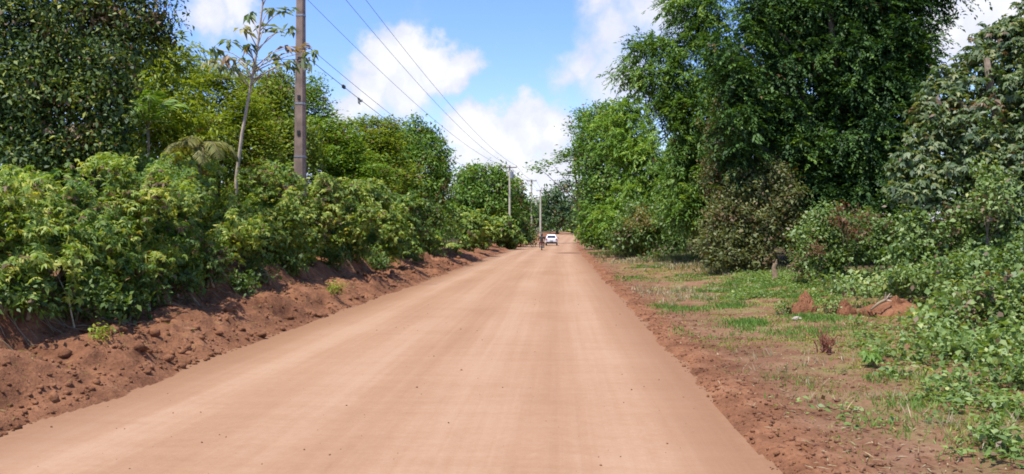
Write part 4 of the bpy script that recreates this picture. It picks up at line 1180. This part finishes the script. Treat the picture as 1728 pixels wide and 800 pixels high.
lw2 = wire(rk[1], b2 - Vector((0, 0, .3)), .95, 'low overhead wire carrying the two black connectors', .012, r_far=.014)
for k in range(3):
    wire(i2[k], poles[1][1][k], .6, ('left', 'middle', 'right')[k] + ' high wire between the second and third utility poles', .015)
    wire(poles[1][1][k], poles[2][1][k], .6, ('left', 'middle', 'right')[k] + ' high wire between the third and fourth utility poles', .018)
# wires leaving the near pole towards the camera side
wire(rk[1] - Vector((.3, 0, 0)), Vector((-16.5, 20, 7.0)), .25, 'service wire running left from the near pole behind the thin tree', .010)

def connector(px, label, body):
    best = None
    for a, b in zip(lw2, lw2[1:]):
        for s in np.linspace(0, 1, 20):
            q = a.lerp(b, float(s)); d = abs(VX + F * q.x / q.y - px)
            if best is None or d < best[0]: best = (d, q, (b - a).normalized())
    _, q, d = best
    root = empty('wire_connector', q, label, 'connector')
    rot = d.to_track_quat('Y', 'Z').to_matrix()
    if body == 'block':
        MB().box(q, (.09, .26, .13), rot, .02).build('housing', M['blackplastic'], root)
        MB().tube([q - d * .2, q + d * .2], .03, 8).build('sleeve', M['cable'], root)
    else:
        MB().box(q + Vector((0, 0, .0)), (.05, .30, .05), rot, .01).build('clamp_bar', M['blackplastic'], root)
        for dx in (-.09, .1):
            MB().tube([q + d * dx, q + d * dx + Vector((0, 0, -.17)), q + d * (dx + .06) + Vector((0, 0, -.2))], .022, 6).build('clamp_leg', M['blackplastic'], root)
        MB().box(q + d * .16 + Vector((.05, 0, -.05)), (.10, .08, .1), rot, .01).build('housing', M['galv'], root)
connector(576, 'black block connector on the low overhead wire', 'block')
connector(603, 'two-legged clamp connector on the low overhead wire', 'clamp')

# ------------------------------------------------------------------ white car, seen from behind
def car():
    Y = 112.0; x = (930.5 - VX) / F * Y
    z = gz(x, Y)
    root = empty('white_car', (x, Y, z), 'small white car driving on the far dirt road', 'car')
    T = lambda dx, dy, dz: Vector((x + dx, Y + dy, z + dz))
    def sec(dy, w, z0, z1, b=.1, top=None):
        tw = top or w
        return [T(-w, dy, z0 + b), T(-w + b, dy, z0), T(w - b, dy, z0), T(w, dy, z0 + b), T(w, dy, z0 + (z1 - z0) * .6), T(tw, dy, z1 - b * .6), T(tw - b, dy, z1), T(-tw + b, dy, z1), T(-tw, dy, z1 - b * .6), T(-w, dy, z0 + (z1 - z0) * .6)]
    body = MB().loft([sec(0, .72, .42, .92), sec(.06, .80, .34, .98), sec(.5, .85, .27, 1.0), sec(1.6, .86, .25, .98), sec(2.7, .86, .25, .96), sec(3.3, .84, .27, .9), sec(3.75, .78, .3, .8), sec(3.95, .66, .36, .7)])
    bo = body.build('body', M['whitepaint'], root, False)
    cab = MB().loft([sec(.10, .74, .95, 1.02, .02), sec(.30, .68, .95, 1.40, .1, .58), sec(.6, .69, .95, 1.52, .1, .60), sec(1.7, .70, .95, 1.53, .1, .61), sec(2.2, .70, .95, 1.45, .1, .59), sec(2.9, .74, .93, 1.0, .02)])
    cab.build('cabin', M['whitepaint'], root, False)
    def pane(name, pts, parent=root, th=.012, mat='glass'):
        pts = [Vector(p) for p in pts]
        nn = (pts[1] - pts[0]).cross(pts[2] - pts[0]).normalized() * th
        MB().loft([[p - nn for p in pts], [p + nn for p in pts]]).build(name, M[mat], parent)
    pane('rear_window', [T(-.58, .12, 1.06), T(.58, .12, 1.06), T(.50, .275, 1.36), T(-.50, .275, 1.36)], th=.03)
    pane('windscreen', [T(-.6, 2.83, 1.05), T(.6, 2.83, 1.05), T(.5, 2.28, 1.42), T(-.5, 2.28, 1.42)], th=.03)
    for s in (-1, 1):
        pane('side_window', [T(s * .715, .55, 1.04), T(s * .72, 1.45, 1.04), T(s * .645, 1.45, 1.40), T(s * .645, .62, 1.38)], th=.03)
        pane('side_window', [T(s * .72, 1.52, 1.04), T(s * .735, 2.55, 1.04), T(s * .65, 2.15, 1.38), T(s * .645, 1.52, 1.40)], th=.03)
        MB().box(T(s * .66, .0, .86), (.16, .10, .24), bev=.02).build('tail_light', M['redlight'], root)
        MB().box(T(s * .97, 2.35, 1.02), (.16, .12, .11), bev=.03).build('wing_mirror', M['blackplastic'], root)
        for dy in (.72, 3.15):
            c = T(s * .74, dy, .29)
            wh = MB().tube([c - Vector((.1, 0, 0)), c - Vector((.085, 0, 0)), c + Vector((.085, 0, 0)), c + Vector((.1, 0, 0))], [.25, .29, .29, .25], 18).build('wheel', M['tyre'], root, True)
            MB().tube([c + Vector((s * .09, 0, 0)), c + Vector((s * .11, 0, 0))], [.18, .15], 14).build('rim', M['rim'], wh)
    MB().box(T(0, -.03, .43), (1.48, .16, .22), bev=.04).build('rear_bumper', M['blackplastic'], root)
    MB().box(T(0, -.025, .72), (.40, .04, .13), bev=.006).build('number_plate', M['plate'], root)
    for s in (-1, 1):
        MB().box(T(s * .52, 3.88, .62), (.26, .16, .14), bev=.03).build('headlight', M['plate'], root)
car()

# ------------------------------------------------------------------ motorcyclist, riding away
def rider():
    Y = 86.0; x = (914.3 - VX) / F * Y
    z = gz(x, Y)
    T = lambda dx, dy, dz: Vector((x + dx, Y + dy, z + dz))
    bike = empty('motorcycle', (x, Y, z), 'red motorcycle on the left of the road beside the car', 'motorcycle')
    for dy in (-.62, .62):
        c = T(0, dy, .29)
        ring = [c + Vector((0, math.cos(a) * .25, math.sin(a) * .25)) for a in np.linspace(0, 2 * math.pi, 21)]
        w = MB().tube(ring, .05, 8, cap=False).build('wheel', M['tyre'], bike, True)
        MB().tube([c - Vector((.05, 0, 0)), c + Vector((.05, 0, 0))], .08, 10).build('hub', M['rim'], w, True)
    MB().loft([[T(sx * .09 * k, dy, dz + sz * hgt) for sx, sz in ((-1, -1), (1, -1), (1, 1), (-1, 1))] for dy, dz, hgt, k in ((-.55, .66, .05, .6), (-.2, .62, .09, 1), (.2, .72, .12, 1.4), (.42, .74, .07, .8))]).build('frame', M['bikered'], bike)
    MB().box(T(0, .05, .36), (.26, .42, .26), bev=.04).build('engine', M['galv'], bike)
    MB().box(T(0, -.28, .76), (.24, .66, .09), bev=.03).build('seat', M['blackplastic'], bike)
    MB().tube([T(0, .62, .29), T(0, .45, .95)], .035, 8).build('fork', M['galv'], bike)
    MB().tube([T(-.36, .30, 1.0), T(-.15, .42, .98), T(.15, .42, .98), T(.36, .30, 1.0)], .016, 6).build('handlebar', M['blackplastic'], bike)
    MB().box(T(0, -.66, .66), (.14, .06, .08), bev=.015).build('tail_light', M['redlight'], bike)
    MB().tube([T(.14, .1, .28), T(.16, -.4, .33), T(.16, -.65, .38)], [.03, .045, .05], 8).build('exhaust', M['galv'], bike, True)
    for s in (-1, 1):
        MB().tube([T(s * .30, .36, 1.0), T(s * .36, .40, 1.16)], .008, 5).build('mirror_stem', M['blackplastic'], bike)
        MB().box(T(s * .37, .40, 1.19), (.11, .02, .07), bev=.008).build('mirror', M['blackplastic'], bike)
    # person
    J = [((0, -.25, .86), .17), ((0, -.22, 1.02), .16), ((0, -.17, 1.2), .17), ((0, -.13, 1.33), .15), ((0, -.11, 1.42), .065), ((0, -.08, 1.52), .10), ((0, -.07, 1.62), .095)]
    E = [(i, i + 1) for i in range(6)]
    for s in (-1, 1):
        b = len(J)
        J += [((s * .12, -.22, .84), .10), ((s * .24, .16, .80), .085), ((s * .22, .02, .42), .06), ((s * .22, .03, .27), .045), ((s * .22, .16, .24), .04)]
        E += [(0, b), (b, b + 1), (b + 1, b + 2), (b + 2, b + 3), (b + 3, b + 4)]
        b = len(J)
        J += [((s * .19, -.13, 1.34), .07), ((s * .33, .0, 1.14), .05), ((s * .36, .24, 1.03), .04), ((s * .34, .31, 1.01), .035)]
        E += [(3, b), (b, b + 1), (b + 1, b + 2), (b + 2, b + 3)]
    me = bpy.data.meshes.new('person')
    me.from_pydata([T(*j[0]) for j in J], E, [])
    tmp = bpy.data.objects.new('person_tmp', me); COL.objects.link(tmp)
    md = tmp.modifiers.new('s', 'SKIN')
    for i, j in enumerate(J): me.skin_vertices[0].data[i].radius = (j[1], j[1] * (.8 if i < 4 else 1))
    me.skin_vertices[0].data[0].use_root = True
    tmp.modifiers.new('u', 'SUBSURF').levels = 2
    dg = bpy.context.evaluated_depsgraph_get()
    m2 = bpy.data.meshes.new_from_object(tmp.evaluated_get(dg))
    bpy.data.objects.remove(tmp)
    m2.materials.clear()
    for k in ('skin', 'shirt', 'trousers'): m2.materials.append(M[k])
    for p in m2.polygons:
        c = p.center; h = c.z - z; ax = abs(c.x - x); dy = c.y - Y
        if h > 1.43: k = 0
        elif h < .98 and not (ax > .29 and dy > .1 and h > .95): k = 2
        elif ax > .31 and dy > .02: k = 0
        else: k = 1
        if h < .27: k = 1
        p.material_index = k
    m2.shade_smooth()
    person = bpy.data.objects.new('person', m2); COL.objects.link(person)
    tag(person, 'person in dark shirt and brown trousers riding the motorcycle', 'person')
    hm = bmesh.new(); bmesh.ops.create_uvsphere(hm, u_segments=18, v_segments=12, radius=.15)
    for v in list(hm.verts):
        v.co = Vector((v.co.x * .92, v.co.y * 1.08, v.co.z)) + T(0, -.08, 1.62)
    bmesh.ops.delete(hm, geom=[v for v in hm.verts if v.co.z < z + 1.53], context='VERTS')
    mm = bpy.data.meshes.new('helmet'); hm.to_mesh(mm); hm.free(); mm.shade_smooth()
    link('helmet', mm, M['helmet'], person)
rider()

# ------------------------------------------------------------------ sky, sun, camera
SUN_EL, SUN_AZ = 68.0, -140.0     # azimuth measured from +Y towards +X: the sun is high, to the left and slightly behind
sd = Vector((math.sin(RAD(SUN_AZ)) * math.cos(RAD(SUN_EL)), math.cos(RAD(SUN_AZ)) * math.cos(RAD(SUN_EL)), math.sin(RAD(SUN_EL))))
li = bpy.data.lights.new('sun', 'SUN'); li.energy = 4.1; li.angle = RAD(.53); li.color = (1, .955, .88)
so = bpy.data.objects.new('sun', li); COL.objects.link(so)
so.rotation_euler = sd.to_track_quat('Z', 'Y').to_euler(); so.location = (0, 0, 60)

def world():
    w = bpy.data.worlds.new('World'); S.world = w; w.use_nodes = True
    nt = w.node_tree; nt.nodes.clear(); n = N(nt)
    out = nt.nodes.new('ShaderNodeOutputWorld')
    sky = nt.nodes.new('ShaderNodeTexSky'); sky.sky_type = 'NISHITA'; sky.sun_disc = False
    sky.sun_elevation = RAD(SUN_EL); sky.sun_rotation = RAD(SUN_AZ)
    sky.air_density = 1.0; sky.dust_density = .6; sky.ozone_density = 2.0
    tc = nt.nodes.new('ShaderNodeTexCoord'); d = tc.outputs['Generated']
    w1 = n.noise(d, 9, 5, .6, True); w2 = n.noise(d, 30, 5, .6, True)
    off = n.vmath('ADD', n.vmath('MULTIPLY', n.vmath('SUBTRACT', w1, (.5, .5, .5)), (.085,) * 3), n.vmath('MULTIPLY', n.vmath('SUBTRACT', w2, (.5, .5, .5)), (.04,) * 3))
    p = n.vmath('ADD', d, off)
    blobs = [(640, 110, 66, 1), (685, 95, 60, 1), (745, 105, 58, 1), (790, 110, 44, .9), (605, 160, 66, .75), (690, 145, 70, .8), (570, 195, 55, .6),
             (800, 215, 52, 1), (845, 235, 60, 1), (890, 215, 52, .95), (935, 225, 55, .85), (790, 265, 45, .8), (860, 280, 70, .8), (930, 285, 60, .7),
             (990, 105, 56, .55), (950, 135, 40, .42), (1040, 60, 70, .5), (1060, 140, 90, .5), (1015, 10, 56, .45), (1100, 20, 90, .5),
             (1560, 70, 70, .7), (1640, 30, 90, .75), (1730, 20, 80, .7), (340, 15, 55, .6), (395, 10, 50, .6), (420, 40, 40, .45), (1500, 120, 60, .6)]
    blobs += [(-500, -300, 260, .9), (2300, -250, 320, .9), (900, -600, 300, .7), (200, -900, 360, .8), (1700, -1100, 400, .8), (-900, 60, 260, .8), (2700, 150, 260, .8)]
    m = None
    for px, py, r, wt in blobs:
        b = Vector(((px - VX) / F, 1, (VY - py) / F)); rr = r * 1.16 / F / b.length; b.normalize()
        dist = n.vmath('DISTANCE', p, tuple(b))
        v = n.math('MULTIPLY', n.math('SUBTRACT', 1.0, n.math('DIVIDE', dist, rr), clamp=True), wt)
        m = v if m is None else n.math('SMOOTH_MAX', m, v, .06)
    nz = n.noise(d, 26, 6, .6)
    dens = n.math('ADD', m, n.math('MULTIPLY', n.math('SUBTRACT', nz, .5), .30))
    alpha = n.math('MULTIPLY', n.sstep(dens, .03, .45), .96)
    # general thin veil near the horizon
    sep = nt.nodes.new('ShaderNodeSeparateXYZ'); nt.links.new(d, sep.inputs[0])
    veil = n.math('MULTIPLY', n.sstep(sep.outputs[2], .14, .02), .75)
    veil = n.math('MULTIPLY', veil, n.sstep(n.noise(d, 7, 4, .55), .25, .6))
    alpha = n.math('MAXIMUM', alpha, veil)
    lightf = n.math('ADD', n.math('MULTIPLY', dens, .62), n.math('MULTIPLY', n.noise(p, 17, 4, .55), .95))
    ccol = n.ramp(lightf, [(.35, (.62, .68, .88)), (.68, (.80, .82, .95)), (.98, (.98, .98, 1.0))])
    hs = nt.nodes.new('ShaderNodeHueSaturation'); hs.inputs['Saturation'].default_value = 1.2; hs.inputs['Value'].default_value = 1.0
    nt.links.new(sky.outputs[0], hs.inputs['Color'])
    b1 = nt.nodes.new('ShaderNodeBackground'); b1.inputs[1].default_value = SKY; nt.links.new(n.mix(1.0, hs.outputs[0], (.95, .89, 1.08), 'MULTIPLY'), b1.inputs[0])
    b2 = nt.nodes.new('ShaderNodeBackground'); b2.inputs[1].default_value = CLOUD; nt.links.new(ccol, b2.inputs[0])
    mx = nt.nodes.new('ShaderNodeMixShader'); nt.links.new(alpha, mx.inputs[0]); nt.links.new(b1.outputs[0], mx.inputs[1]); nt.links.new(b2.outputs[0], mx.inputs[2])
    nt.links.new(mx.outputs[0], out.inputs[0])
SKY, CLOUD = .135, .60
world()

cd = bpy.data.cameras.new('camera'); cam = bpy.data.objects.new('camera', cd); COL.objects.link(cam)
cd.sensor_width = 36; cd.lens = 36 * F / 1728; cd.clip_start = .1; cd.clip_end = 6000
cam.location = (0, 0, CAM_Z)
yaw = math.atan((VX - 864) / F); pitch = -math.atan((400 - VY) / F)
look = Vector((-math.sin(yaw) * math.cos(pitch), math.cos(yaw) * math.cos(pitch), math.sin(pitch)))
cam.rotation_euler = look.to_track_quat('-Z', 'Y').to_euler()
S.camera = cam
S.view_settings.view_transform = 'Standard'; S.view_settings.look = 'None'
S.view_settings.exposure = 0.86; S.view_settings.gamma = 1.0
S.cycles.max_bounces = 6; S.cycles.diffuse_bounces = 3; S.cycles.glossy_bounces = 2; S.cycles.transmission_bounces = 3
S.cycles.use_denoising = True
S.cycles.filter_width = 1.8
